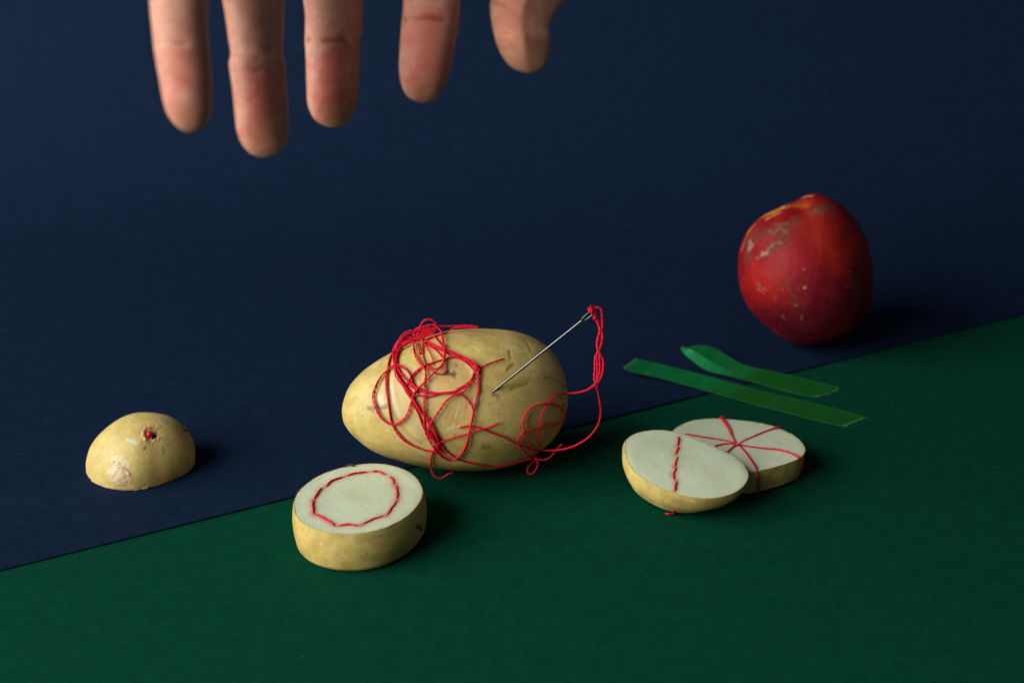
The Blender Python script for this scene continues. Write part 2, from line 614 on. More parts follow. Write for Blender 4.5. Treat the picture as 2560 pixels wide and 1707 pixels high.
marks = [
    (K([(560, 610), (490, 700), (470, 800), (500, 900), (560, 990), (660, 1090)]), 0.0042, 0.0006, PALE, 0.35, 0.2),
    (K([(455, 600), (447, 680), (455, 770), (470, 850), (500, 940), (560, 1030), (640, 1115), (730, 1165)]), 0.0011, -0.0010, (0.48, 0.29, 0.07), 0.65, 0.2),
    (K([(480, 600), (474, 680), (482, 770), (500, 850), (535, 930)]), 0.0014, 0.0005, (0.62, 0.52, 0.30), 0.5, 0.2),
    (K([(640, 690), (660, 650), (705, 605)]), 0.0013, -0.0012, (0.46, 0.22, 0.05), 0.8),
    (K([(680, 830), (720, 880)]), 0.0011, -0.0007, OR, 0.6),
    (K([(780, 690), (880, 670), (960, 660), (1040, 630)]), 0.0050, -0.0012, (0.54, 0.33, 0.12), 0.6, 0.4),
    (K([(890, 560), (980, 545)]), 0.0024, -0.0010, (0.46, 0.28, 0.13), 0.8),
    (K([(905, 610), (960, 612)]), 0.0012, -0.0009, (0.16, 0.08, 0.04), 0.9, 0.6),
    (K([(1060, 535), (1085, 565), (1100, 600)]), 0.0007, 0.0005, (0.66, 0.55, 0.36), 0.8),
    (K([(975, 540)]), 0.0005, 0, (0.10, 0.05, 0.04), 0.9),
    (K([(760, 770), (850, 830), (1000, 860)]), 0.005, -0.0004, (0.56, 0.34, 0.13), 0.5, 0.4),
    (K([(1120, 830), (1160, 790)]), 0.0010, 0.0002, (0.72, 0.62, 0.45), 0.8, 0.6),
    (K([(1395, 425), (1392, 450), (1402, 485)]), 0.0006, -0.0008, (0.34, 0.19, 0.05), 0.65),
    (K([(1400, 410), (1450, 400)]), 0.0009, 0.0006, (0.62, 0.48, 0.26), 0.7, 0.7),
    (K([(1410, 725), (1450, 712), (1500, 700), (1535, 685)]), 0.0008, -0.0010, (0.34, 0.19, 0.05), 0.6),
    (K([(1375, 575), (1400, 550), (1418, 540)]), 0.0008, -0.0007, (0.30, 0.16, 0.04), 0.8),
    (K([(1370, 560), (1350, 580)]), 0.0006, 0.0006, PALE, 0.6),
    (K([(1660, 640), (1700, 632), (1740, 645), (1762, 672)]), 0.00035, -0.0005, (0.20, 0.10, 0.03), 0.85),
    (K([(1590, 650), (1610, 640)]), 0.0006, 0.0004, PK, 0.7),
    (K([(1450, 280), (1480, 310), (1530, 370), (1560, 430)]), 0.0005, -0.0006, (0.42, 0.26, 0.08), 0.6),
    (K([(1520, 310), (1540, 318)]), 0.0007, 0.0003, (0.12, 0.06, 0.03), 0.8),
    (K([(1270, 745), (1275, 775), (1300, 790)]), 0.0009, -0.0006, (0.24, 0.12, 0.04), 0.8),
    (K([(1290, 800)]), 0.0009, 0.0005, (0.45, 0.36, 0.26), 0.6),
    (K([(290, 880), (340, 875), (400, 865), (430, 862)]), 0.0011, 0.0001, (0.24, 0.12, 0.05), 0.8, 0.8),
    (K([(375, 800), (385, 840)]), 0.0016, 0.0002, (0.66, 0.66, 0.48), 0.6, 0.3),  # specular highlight on the left end, painted in as a pale patch
    (K([(915, 1050), (960, 1028), (1000, 1024)]), 0.0006, 0.0006, (0.70, 0.50, 0.38), 0.8, 0.5),
    (K([(710, 1165), (760, 1150)]), 0.0007, 0.0004, PALE, 0.7),
    (K([(1200, 1195), (1230, 1190)]), 0.0010, -0.0004, (0.16, 0.09, 0.02), 0.7, 0.7),
    (K([(1270, 1295)]), 0.0008, 0.0003, (0.35, 0.36, 0.25), 0.7, 0.8),
    (K([(1250, 1240), (1400, 1210)]), 0.006, 0, (0.24, 0.24, 0.04), 0.55, 0.5),
    (K([(1100, 300), (1250, 290)]), 0.004, 0, (0.38, 0.25, 0.09), 0.5, 0.6),
    (K([(1450, 900), (1560, 950)]), 0.005, 0, (0.46, 0.29, 0.13), 0.4, 0.6),
    (K([(1640, 700), (1700, 760)]), 0.005, 0, (0.40, 0.25, 0.09), 0.4, 0.6),
]
for k in range(13):                             # the short wrinkles in the middle
    x, y = 880 + random.random() * 190, 850 + random.random() * 120
    marks.append((K([(x, y), (x - 14, y + 38), (x - 34, y + 62)]), 0.00045, 0.00035 * (1 if k % 2 else -1), (0.60, 0.47, 0.26) if k % 2 else (0.46, 0.29, 0.10), 0.45))
for k in range(9):
    x, y = 600 + random.random() * 130, 960 + random.random() * 110
    marks.append((K([(x, y), (x + 30, y - 14)]), 0.0005, 0.0003, PALE, 0.35))
for x, y in ((385, 510), (330, 580), (1100, 337), (1115, 300), (985, 350), (1130, 290), (490, 1100), (545, 1170), (610, 1280), (460, 720), (140, 830), (1240, 850), (1340, 860), (1560, 590), (1545, 990), (1370, 1050), (1020, 1335), (700, 1255), (1420, 1175), (1460, 330), (1200, 360), (1150, 880), (1460, 820), (240, 940), (330, 1020), (960, 1085), (1250, 590), (1225, 640), (1310, 925)):
    marks.append((K([(x, y)]), random.uniform(0.0003, 0.0006), random.choice((0.0002, -0.0002)), random.choice((BR, BR, PALE)), 0.55, 0.6))
apply_marks(me, base_bvh, marks, 1.0, 0.24)
tag(potato, "whole yellow potato wrapped in tangled red thread, needle stuck in it", "potato")
PB = bvh_of(me)
pot_c = coords(me).mean(0)
for (x, y, sx) in ((1822, 700, 1.0), (1822, 725, 0.6), (1818, 860, 0.7), (1800, 800, 0.6)):     # tiny dry sprouts on the right end
    pxs = K([(x - 14, y)])[0]
    h = hit(PB, *pxs)
    if h:
        b0 = h[0]; n0 = h[1]
        pth = [b0 - n0 * 0.0004, b0 + n0 * 0.0006 * sx + np.array([0.0004, 0, 0.0002]), b0 + n0 * 0.0007 * sx + np.array([0.0013 * sx, 0, 0.0007 * sx])]
        v, f = strand_geo(catmull(pth, 6), 0.00028, sides=6)
        mesh("sprout", v, f, M_SPROUT, potato)

# ------------------------------------------------------------------ needle
def lathe(path_a, path_b, prof, sides=20):
    a, b = np.array(path_a), np.array(path_b)
    d = b - a; L = np.linalg.norm(d); d /= L
    u = np.cross(d, [0, 0, 1]); u /= np.linalg.norm(u); w = np.cross(d, u)
    V = []
    for t, r in prof:
        for j in range(sides):
            th = 2 * math.pi * j / sides
            V.append(a + d * L * t + r * (math.cos(th) * u + math.sin(th) * w))
    f = grid_faces(len(prof), sides)
    f.append(tuple(reversed(range(sides)))); f.append(tuple((len(prof) - 1) * sides + j for j in range(sides)))
    return V, f
ent = hit(PB, *K([(1272, 741)])[0])
e_px = K([(2045, 124)])[0]
n_base = ent[0]
n_top = at_depth(*e_px, depth_of(n_base) - 0.012)
nd = (n_top - n_base) / np.linalg.norm(n_top - n_base)
needle = empty("needle", n_base)
nl = np.linalg.norm(n_top - n_base)
eye0 = n_top - nd * 0.0050
v, f = lathe(n_base - nd * 0.016, eye0 + nd * 0.0004, [(0, 0.00005), (0.10, 0.00033), (0.25, 0.00046), (0.5, 0.00052), (0.9, 0.00052), (0.985, 0.00054), (1.0, 0.00050)])
mesh("shaft", v, f, M_STEEL, needle)
side = np.cross(nd, FW); side /= np.linalg.norm(side)
loop = []
for k in range(48):
    a = 2 * math.pi * k / 48
    c, s_ = math.cos(a), math.sin(a)
    x = 0.0029 * np.sign(c) * abs(c) ** 0.7 + 0.0027
    loop.append(eye0 + nd * x + side * (0.00072 * np.sign(s_) * abs(s_) ** 0.8))
loop.append(loop[0])
v, f = strand_geo(np.array(loop), 0.00034, twist_pitch=1e6, taper=False)
mesh("eye", v, f, M_STEEL, needle)
tag(needle, "steel sewing needle stuck slantwise into the thread wrapped potato", "needle")

# ------------------------------------------------------------------ the thread: tangle on the potato and tail from the needle
ND = depth_of(n_top)
thread = empty("embroidery_thread", n_base + np.array([-0.03, 0, 0.0]))
tag(thread, "long tangled red embroidery thread over the whole potato and through the needle eye", "thread")

def drape(px, lift=0.0006, d0=None, d1=None, arch=0.0, floor=False):
    """3D path whose points lie on the potato, or hang between the depths of its neighbours"""
    p2 = resample(catmull(px, 8), max(8, int(np.linalg.norm(np.diff(np.array(px), axis=0), axis=1).sum() / 4)))
    n = len(p2)
    dep = np.full(n, np.nan)
    for i, (x, y) in enumerate(p2):
        h = hit(PB, x, y)
        if h is not None:
            q = h[0] + h[1] * lift
            g = abs(np.dot(h[1], ray(x, y))) / np.linalg.norm(ray(x, y))
            if g > 0.22:
                dep[i] = depth_of(q)
    if d0 is not None: dep[0] = d0
    if d1 is not None: dep[-1] = d1
    ok = ~np.isnan(dep)
    if not ok.any(): dep[:] = depth_of(pot_c)
    else: dep = np.interp(np.arange(n), np.where(ok)[0], dep[ok])
    for _ in range(6):
        dep[1:-1] = 0.25 * dep[:-2] + 0.5 * dep[1:-1] + 0.25 * dep[2:]
    if arch: dep -= arch * np.sin(np.linspace(0, math.pi, n))
    pts = np.array([at_depth(x, y, d) for (x, y), d in zip(p2, dep)])
    for it in range(2):
        for i in range(n):
            loc, nn, _, dd = PB.find_nearest(Vector(pts[i]))
            s = (Vector(pts[i]) - loc).dot(nn)
            if s < lift and dd < 0.02:
                pts[i] = np.array(loc + nn * lift)
            if pts[i][2] < SHEET + 0.0006: pts[i][2] = SHEET + 0.0006
        if it == 0:
            for _ in range(2):
                pts[1:-1] = 0.25 * pts[:-2] + 0.5 * pts[1:-1] + 0.25 * pts[2:]
    return pts

RT = 0.00036
def strand(px, ply=1, lift=0.0005, spread=None, radius=None, **kw):
    path = drape(px, lift, **kw)
    if ply == 1:
        geo = [strand_geo(path, radius or RT)]
    else:
        r = radius or RT * 0.80
        sp = spread or r * 1.12
        ph = random.random() * 6.28
        geo = [strand_geo(path, r, off=(sp, ph + 2 * math.pi * k / ply), pitch2=random.uniform(0.03, 0.05)) for k in range(ply)]
    v, f = join_geo(geo)
    return mesh("strand", v, f, M_THREAD, thread)

S = strand
S(C1([(600, 560), (520, 680), (470, 830), (425, 1000), (400, 1150), (370, 1250), (365, 1400), (370, 1560)]) + C2([(300, 150), (320, 320), (360, 530), (410, 670), (500, 800), (620, 910), (780, 990), (900, 1030), (1000, 1045), (1040, 1030)]), 2)
S(C1([(1000, 1500), (900, 1430), (850, 1280), (780, 1160), (680, 1080), (580, 1050), (480, 1080), (380, 1160), (280, 1260), (200, 1380), (130, 1560)]) + C2([(100, 130), (90, 230), (130, 370), (180, 490), (250, 570), (330, 620), (400, 635), (480, 610), (560, 560), (620, 480), (660, 380), (690, 280), (720, 180), (790, 90)]), 2, 0.0010)
S(C1([(890, 370), (760, 410), (680, 480), (620, 570), (580, 660), (550, 780), (540, 920), (550, 1060), (560, 1200), (600, 1300), (680, 1400), (770, 1540)]) + C2([(650, 180), (720, 300), (800, 400), (880, 480), (960, 580), (1030, 690), (1090, 790), (1150, 880), (1110, 920)]), 3, 0.0008, spread=0.0006)
S(C1([(900, 590), (750, 650), (640, 760), (590, 870), (565, 1000), (600, 1130), (700, 1270), (790, 1360), (900, 1450), (1000, 1530)]) + C2([(870, 110), (1000, 140), (1130, 150), (1250, 140), (1400, 150), (1500, 190), (1590, 280), (1650, 400), (1630, 560), (1600, 700), (1565, 870), (1530, 970), (1470, 1080), (1380, 1150), (1290, 1180), (1200, 1140), (1140, 1060), (1110, 980), (1100, 920)]), 1, 0.0011, radius=0.00039)
S(C1([(700, 690), (610, 800), (575, 930), (585, 1080), (620, 1240), (700, 1380), (790, 1510)]) + C2([(690, 160), (700, 310), (780, 430), (830, 540), (880, 680), (950, 780), (1010, 850), (1080, 900)]), 2, 0.0005)
S(C1([(770, 620), (650, 690), (560, 800), (535, 960), (545, 1120), (590, 1260), (660, 1350)]) + C2([(560, 20), (640, 170), (740, 290), (840, 430), (950, 560), (1010, 680), (1060, 800), (1100, 900)]), 2, 0.0013)
S(C2([(770, 170), (870, 190), (1000, 190), (1090, 160), (1200, 140)]), 1, 0.0008, radius=0.00040)
S(C1([(2170, 1150), (2140, 1280), (2040, 1400), (1900, 1490)]) + C2([(1550, 90), (1420, 150), (1320, 190), (1220, 270), (1150, 370), (1080, 470), (1010, 570), (960, 660), (940, 730), (980, 830), (1060, 900)]), 1, 0.0013, radius=0.00039)
S(C1([(2080, 1180), (2060, 1280), (1990, 1380), (1880, 1455), (1740, 1520)]) + C2([(1380, 115), (1200, 135), (1080, 150), (930, 125), (820, 100), (720, 60), (650, 10)]), 2, 0.0006)
S(C1([(1130, 600), (1250, 660), (1400, 720), (1550, 760), (1720, 830), (1870, 900), (2010, 970), (2120, 1040), (2200, 1120), (2210, 1220), (2175, 1350), (2150, 1560)]) + C2([(1705, 150), (1672, 330), (1650, 480), (1620, 620), (1600, 760), (1590, 880), (1570, 980), (1500, 1070), (1420, 1130)]), 2, 0.0009)
S(C1([(1160, 610), (1300, 690), (1480, 760), (1700, 860), (1850, 940), (1980, 1020), (2080, 1100), (2140, 1160)]), 3, 0.0007, spread=0.0006)
S(C1([(1720, 840), (1900, 910), (2060, 980), (2160, 1060), (2190, 1150)]), 2, 0.0012)
S(C1([(1130, 640), (1280, 720), (1400, 820), (1470, 900)]), 1, 0.0006)
S(C1([(2090, 1130), (2220, 1080), (2330, 1035)]) + K([(1250, 525), (1352, 493)]), 1, 0.0009)
S(C1([(1010, 340), (1030, 250), (1080, 180), (1160, 140), (1250, 150), (1310, 190), (1345, 260), (1340, 330)]), 1, 0.0012, arch=0.002)
S(C1([(900, 440), (920, 370), (980, 320), (1100, 290), (1200, 250), (1290, 250), (1370, 300), (1430, 370), (1470, 470), (1490, 600), (1510, 750), (1495, 900), (1485, 1000), (1440, 1080), (1330, 1170), (1220, 1270), (1120, 1370), (1000, 1490), (930, 1550)]) + C2([(720, 180), (690, 250)]), 1, 0.0016, radius=0.00041)
S(C1([(1340, 280), (1430, 380), (1455, 480), (1480, 620), (1520, 760), (1520, 900), (1470, 1030)]), 1, 0.0016)
S(C1([(1070, 600), (1085, 720), (1080, 850), (1110, 960), (1150, 1050)]), 1, 0.0005, radius=0.00026)
S(C1([(1000, 620), (1010, 750), (1020, 880), (1060, 760), (1100, 650)]), 1, 0.0007, radius=0.00028)
S(C1([(930, 620), (915, 720), (940, 860), (1000, 970), (1070, 1060), (1130, 1150), (1140, 1250), (1125, 1380), (1125, 1560)]) + C2([(892, 150), (880, 330), (890, 520), (900, 680), (930, 800), (980, 900), (1040, 990), (1130, 1080), (1230, 1150), (1330, 1180)]), 2, 0.0012)
S(C1([(1130, 670), (1200, 790), (1260, 900), (1280, 1000), (1230, 1080), (1150, 1100)]), 1, 0.0009, radius=0.00026)
S(C1([(1150, 1050), (1250, 1110), (1340, 1120), (1430, 1060), (1480, 980)]), 1, 0.0007, radius=0.00028)
S(C1([(1180, 1110), (1290, 1180), (1380, 1220), (1480, 1220), (1530, 1180), (1545, 1110), (1520, 980), (1490, 900)]), 1, 0.0006, radius=0.00028)
S(C1([(1750, 870), (1550, 910), (1400, 950), (1270, 1000), (1130, 1050), (1000, 1130), (900, 1220), (820, 1330), (760, 1430)]), 2, 0.0004)
S(C1([(1340, 262), (1500, 275), (1700, 270), (1900, 260), (2050, 270), (2160, 295)]), 1, 0.0006, radius=0.00028)
S(C1([(2160, 298), (1900, 290), (1700, 300), (1600, 350), (1500, 430), (1400, 460), (1250, 520), (1150, 560)]), 2, 0.0005)
S(C1([(1300, 500), (1380, 580), (1460, 660), (1500, 700)]), 2, 0.0005)
for q in ([(870, 600), (950, 540), (1100, 500), (1250, 420), (1330, 340)], [(960, 560), (1040, 490), (1180, 410), (1290, 360), (1340, 290)], [(890, 480), (910, 380), (960, 320), (1050, 300), (1150, 320), (1240, 310)],
          [(1000, 560), (980, 430), (1010, 330)], [(660, 500), (800, 490), (900, 520), (970, 560), (1060, 600)], [(830, 540), (880, 580), (950, 580), (1080, 560), (1200, 480), (1300, 440)],
          [(920, 430), (1000, 430), (1100, 390), (1220, 380), (1280, 400), (1200, 450), (1100, 480), (1000, 540)], [(940, 360), (1080, 350), (1200, 330), (1310, 310)], [(700, 660), (800, 600), (900, 570), (980, 580)], [(640, 620), (760, 610), (880, 590)], [(1130, 560), (1090, 620), (1150, 660)]):
    S(C1(q), 2, random.uniform(0.0008, 0.002))
S(C2([(1080, 920), (1200, 880), (1350, 830), (1550, 780), (1700, 730), (1880, 680)]) + K([(1318, 988)]), 1, 0.0011)
S(C2([(1060, 930), (1100, 1000), (1150, 1040)]), 3, 0.0009, spread=0.0006)
S(C2([(990, 740), (1040, 820), (1090, 900)]), 3, 0.0012, spread=0.0007)
S(C2([(1020, 1040), (1080, 1000), (1100, 930)]), 2, 0.0012)
S(C2([(1160, 930), (1200, 1010), (1280, 1080), (1370, 1140), (1500, 1200), (1700, 1240), (1880, 1270)]) + C3([(200, 1340), (400, 1320), (600, 1280), (780, 1240), (840, 1230)]), 1, 0.0005)
S(C2([(1030, 1040), (1000, 1100), (985, 1200), (985, 1300), (1010, 1400), (1060, 1460), (1130, 1480), (1200, 1450), (1260, 1405), (1330, 1385)]), 1, 0.0006)
hang = ND + 0.001
b13 = C2([(1430, 680), (1520, 660), (1600, 655), (1700, 670), (1880, 730)]) + C3([(120, 830), (300, 890), (450, 960), (560, 1010), (700, 1060), (850, 1100), (1000, 1120), (1150, 1115), (1300, 1090), (1450, 1040), (1600, 950), (1720, 830), (1790, 710), (1820, 560), (1810, 400), (1780, 250), (1745, 130)])
S(b13, 1, 0.0008, d1=hang, radius=0.00039)
S(C3([(860, 1240), (875, 1330), (840, 1420), (770, 1480), (720, 1470), (715, 1400), (760, 1320), (820, 1290), (850, 1270)]), 1, 0.0006, radius=0.00041)
S(C3([(855, 1300), (830, 1180), (760, 1040), (700, 930), (660, 820), (640, 700), (670, 600), (730, 510), (850, 440), (1000, 415), (1120, 430), (1220, 490), (1245, 570), (1220, 650), (1140, 710), (1000, 750), (850, 780), (700, 820), (600, 880), (560, 950), (580, 1030), (650, 1110), (740, 1200), (850, 1240), (960, 1265), (1060, 1220), (1140, 1120), (1200, 1050), (1250, 1020)]), 1, 0.0012, radius=0.00039)
S(C3([(895, 1040), (870, 960), (890, 800), (920, 620), (980, 470), (1050, 370), (1130, 300), (1230, 265), (1400, 255), (1550, 230), (1650, 190), (1745, 110)]), 1, 0.0009, d1=hang, radius=0.00039)
for q in ([(490, 250), (560, 380), (600, 470), (610, 520), (580, 620), (560, 700), (560, 770), (590, 850), (620, 900), (650, 960), (655, 1060), (630, 1200), (580, 1290), (520, 1350), (430, 1405)],
          [(500, 190), (560, 172), (600, 165), (630, 220), (635, 330), (640, 450), (630, 600), (640, 680), (610, 790), (560, 860), (530, 940), (530, 1100), (515, 1200), (530, 1290), (560, 1390)],
          [(520, 240), (580, 400), (610, 500), (640, 560), (640, 650), (600, 800), (550, 880), (560, 1000), (565, 1100), (555, 1230), (540, 1340)],
          [(500, 270), (570, 410), (600, 520), (570, 640), (565, 750), (590, 850), (600, 1000), (605, 1100), (580, 1220), (540, 1320), (430, 1400)]):
    S(C4(q), 1, 0.0006, d0=ND, d1=hang, radius=0.00049)

def knot(px, dep, size, n=7):
    c = at_depth(*px, dep)
    geo = []
    for k in range(n):
        ax = rng.standard_normal(3); ax /= np.linalg.norm(ax)
        u = np.cross(ax, [0.2, 0.5, 0.8]); u /= np.linalg.norm(u); w = np.cross(ax, u)
        r = size * random.uniform(0.55, 1.0)
        a0 = random.random() * 6.28
        th = np.linspace(a0, a0 + 5.6, 26)
        o = c + rng.standard_normal(3) * size * 0.18
        geo.append(strand_geo(o + r * (np.cos(th)[:, None] * u + np.sin(th)[:, None] * w), 0.00034))
    v, f = join_geo(geo)
    mesh("knot", v, f, M_THREAD, thread)
knot(C4([(480, 212)])[0], ND - 0.0003, 0.00125, 16)
for k_, (kx, ky) in enumerate(((505, 270), (530, 330))):
    knot(C4([(kx, ky)])[0], ND - 0.0002, 0.00070, 7)
for cc, sz, lf in ((C1([(980, 560)])[0], 0.0011, 0.0012), (K([(1135, 560)])[0], 0.0009, 0.0010), (C2([(1095, 935)])[0], 0.0010, 0.0010), (C2([(760, 100)])[0], 0.0007, 0.0012)):
    h = hit(PB, *cc)
    dd = depth_of(h[0] + h[1] * lf) if h else depth_of(pot_c)
    knot(cc, dd, sz)

# ------------------------------------------------------------------ end piece lying cut side down, with the red bead in its eye
def build_end():
    cont = P([(220, 1060), (240, 1140), (300, 1220), (420, 1290), (600, 1340), (800, 1360), (960, 1358), (1130, 1330), (1300, 1282), (1500, 1215), (1680, 1130), (1790, 1050), (1845, 960), (1845, 860), (1780, 770), (1600, 700), (1300, 665), (1000, 670), (700, 720), (450, 810), (280, 930)])
    z0 = NAVY + 0.0002
    c = resample(catmull([on_z(x, y, z0) for x, y in cont], 10, True), 260, True)
    cen = c.mean(0)
    n = 150; Hh = 0.0222
    t = np.linspace(0, 1, n)
    V = []
    for ti in t:
        a = ti * math.pi / 2
        k = math.cos(a) ** 0.92 if ti < 1 else 0.0
        z = Hh * math.sin(a) ** 1.0
        sh = np.array([0.0030, 0.0006, 0]) * (z / Hh)
        bulge = 1 + 0.03 * math.sin(min(1, ti * 2.2) * math.pi)
        ring = cen + (c - cen) * max(k, 0.001) * bulge + sh
        ring[:, 2] = z0 + z
        V.append(ring)
    V = np.vstack(V)
    m = 260
    f = grid_faces(n, m)
    f.append(tuple((n - 1) * m + j for j in range(m)))
    f.append(tuple(reversed(range(m))))
    return V, f, cen
V, f, cen = build_end()
endp = orient(mesh("potato_end", V, f, M_SKIN))
me = endp.data
bv = bvh_of(me)
nor = vertex_normals(me)
z00 = NAVY + 0.0002
keep = np.clip((V[:, 2] - z00) / 0.004, 0.0, 1)
rim = np.exp(-((V[:, 2] - z00) / 0.0009) ** 2)
d = 0.0004 * vnoise(V, 45, 4, 2) * keep + 0.000015 * vnoise(V, 430, 5, 2)
outw = V - cen; outw[:, 2] = 0; outw /= np.linalg.norm(outw, axis=1)[:, None] + 1e-9
V2 = V + nor * d[:, None] + outw * (rim * 0.0003 * vnoise(V, 900, 6, 2))[:, None]
V2[:, 2] = np.maximum(V2[:, 2], NAVY + 0.0001)
set_coords(me, V2)
SC = (0.66, 0.46, 0.30); SC2 = (0.56, 0.56, 0.40)
marks = [
    (P([(690, 1000), (650, 1100), (720, 1200), (760, 1100)]), 0.0030, 0.0005, (0.58, 0.42, 0.24), 0.6, 0.5),
    (P([(620, 1120), (680, 1050), (760, 1130), (680, 1180)]), 0.0019, 0.0005, (0.70, 0.53, 0.37), 0.85, 0.7),
    (P([(700, 1260), (850, 1320), (980, 1330)]), 0.0012, 0.0002, (0.56, 0.38, 0.20), 0.6, 0.7),
    (P([(640, 930), (680, 980), (740, 975), (800, 1020), (870, 1070), (900, 1140), (850, 1220), (820, 1270)]), 0.00032, -0.0005, (0.34, 0.18, 0.08), 0.85, 0.4),
    (P([(660, 960), (700, 960), (760, 1000)]), 0.0005, 0.0006, (0.72, 0.56, 0.40), 0.7, 0.5),
    (P([(850, 1090), (890, 1150), (830, 1250)]), 0.0006, 0.0004, (0.68, 0.50, 0.34), 0.6, 0.5),
    (P([(650, 870), (760, 890), (820, 960)]), 0.0014, 0.0001, (0.62, 0.62, 0.38), 0.5, 0.5),
    (P([(1200, 520)]), 0.0034, -0.0006, (0.42, 0.24, 0.09), 0.6, 0.4),
    (P([(1180, 515), (1240, 520)]), 0.0015, -0.0030, (0.12, 0.050, 0.024), 0.97, 0.25),
    (P([(1075, 470), (1070, 530), (1110, 590)]), 0.0005, 0.0007, (0.68, 0.46, 0.26), 0.9, 0.7),
    (P([(1110, 430), (1170, 430)]), 0.0005, 0.0006, (0.40, 0.22, 0.10), 0.9, 0.7),
    (P([(1230, 600), (1310, 560)]), 0.0006, 0.0006, (0.66, 0.46, 0.28), 0.8, 0.7),
    (P([(850, 590), (920, 610), (985, 645)]), 0.00095, 0.0002, SC2, 0.9, 0.55),
    (P([(870, 262), (935, 250)]), 0.0006, 0.0002, (0.58, 0.60, 0.44), 0.9, 0.6),
    (P([(1000, 715), (1050, 725)]), 0.0005, 0.0001, (0.52, 0.46, 0.24), 0.6, 0.6),
    (P([(1095, 745), (1110, 710)]), 0.00045, -0.0002, BR, 0.7, 0.6),
    (P([(1020, 640), (1050, 620)]), 0.0004, 0.0003, (0.56, 0.30, 0.08), 0.7),
    (P([(715, 560), (745, 545)]), 0.0005, 0.0001, PK, 0.7),
    (P([(900, 325), (935, 340)]), 0.0005, 0.0001, PK, 0.6),
    (P([(640, 705), (670, 690)]), 0.0004, 0.0001, PALE, 0.6),
    (P([(590, 810), (630, 785)]), 0.0005, 0.0002, (0.66, 0.56, 0.32), 0.8),
    (P([(1380, 700), (1400, 800)]), 0.00025, -0.0002, BR, 0.6),
    (P([(1390, 580), (1490, 625)]), 0.0002, 0.0002, PALE, 0.7),
    (P([(800, 880), (830, 870)]), 0.0006, 0.0001, PK, 0.5), (P([(980, 920)]), 0.0004, 0.0001, PK, 0.6),
    (P([(1150, 330), (1190, 340)]), 0.0006, 0.0002, (0.58, 0.44, 0.24), 0.6, 0.8),
]
for k in range(5):
    for j in range(3):
        x, y = 1320 + j * 36 + k * 6, 290 + k * 16 + (j % 2) * 6
        marks.append((P([(x, y), (x + 20, y - 9)]), 0.00022, 0.0002, (0.50, 0.56, 0.42), 0.9, 0.2))
for k in range(18):                              # wrinkles radiating from the eye
    a = k / 18 * 6.283 + random.uniform(-0.15, 0.15)
    r0, r1 = random.uniform(95, 135), random.uniform(130, 250)
    marks.append((P([(1195 + r0 * math.cos(a), 520 + r0 * 0.85 * math.sin(a)), (1195 + r1 * math.cos(a + 0.1), 520 + r1 * 0.85 * math.sin(a + 0.1))]), 0.00022, 0.0002 if k % 2 else -0.0002, (0.64, 0.44, 0.22) if k % 2 else (0.34, 0.20, 0.08), 0.32, 0.7))
for x, y in ((430, 680), (515, 700), (370, 855), (330, 870), (430, 900), (350, 1000), (420, 1040), (355, 1100), (415, 1270), (495, 805), (1150, 680), (1440, 680), (940, 1220), (1100, 1060), (1300, 1160), (1500, 900), (1600, 700), (560, 900)):
    marks.append((P([(x, y)]), 0.00032, 0.0002, random.choice((PALE, PALE, (0.68, 0.55, 0.34), BR)), 0.75, 0.4))
apply_marks(me, bv, marks, 3.0, 0.6)
tag(endp, "domed potato end cut side down on the navy paper, alone at left", "potato")
bv = bvh_of(me)
for (x, y, dx, dz) in ((1690, 420, 0.0011, 0.0008), (1705, 440, 0.0014, 0.0001), (1700, 450, 0.0010, -0.0008), (1690, 405, 0.0004, 0.0012)):
    h = hit(bv, *P([(x - 20, y)])[0])
    if h:
        pth = [h[0] - h[1] * 0.0005, h[0] + h[1] * 0.0005, h[0] + h[1] * 0.0006 + np.array([dx, 0, dz])]
        v, f = strand_geo(catmull(pth, 6), 0.00033, sides=6)
        mesh("sprout", v, f, M_SPROUT, endp)
geo = []
for k in range(8):                               # torn flakes round the eye
    a = k / 8 * 6.283 + random.uniform(-0.2, 0.2)
    r = random.uniform(78, 120)
    h = hit(bv, *P([(1190 + r * math.cos(a), 520 + r * 0.85 * math.sin(a))])[0])
    c_ = hit(bv, *P([(1190 + r * 0.55 * math.cos(a), 520 + r * 0.5 * math.sin(a))])[0])
    if h and c_:
        tip = h[0] + (c_[0] - h[0]) * random.uniform(0.2, 0.5) + h[1] * random.uniform(0.0001, 0.0006)
        geo.append(strand_geo(catmull([h[0] - h[1] * 0.0001, h[0] + h[1] * 0.0003, tip], 5), random.uniform(0.00014, 0.00022), sides=6, twist_pitch=0.004))
v, f = join_geo(geo)
M_FLAKE = simple("dry_skin_flake", (0.56, 0.36, 0.18), 0.7)
tag(mesh("skin_flakes", v, f, M_FLAKE, endp), kind="stuff")
bc = hit(bv, *P([(1172, 516)])[0])
bpos = at_depth(*P([(1172, 517)])[0], depth_of(bc[0]) - 0.0016)
V = []; f = []
nb = 24
for i in range(nb + 1):
    a = math.pi * i / nb
    for j in range(32):
        b_ = 2 * math.pi * j / 32
        r = 0.00132 * (1 + 0.05 * math.sin(3 * b_ + 2 * a))
        V.append(bpos + r * np.array([math.sin(a) * math.cos(b_) * 0.94, math.sin(a) * math.sin(b_), math.cos(a) * 1.05]))
bead = mesh("red_bead", V, grid_faces(nb + 1, 32), M_BEAD)
tag(bead, "small shiny red bead sunk in the eye of the potato end", "bead")

# ------------------------------------------------------------------ slices
def surf_point(plane_p, plane_n, px):
    d = ray(*px)
    return CAM + d * (np.dot(plane_p - CAM, plane_n) / np.dot(d, plane_n))

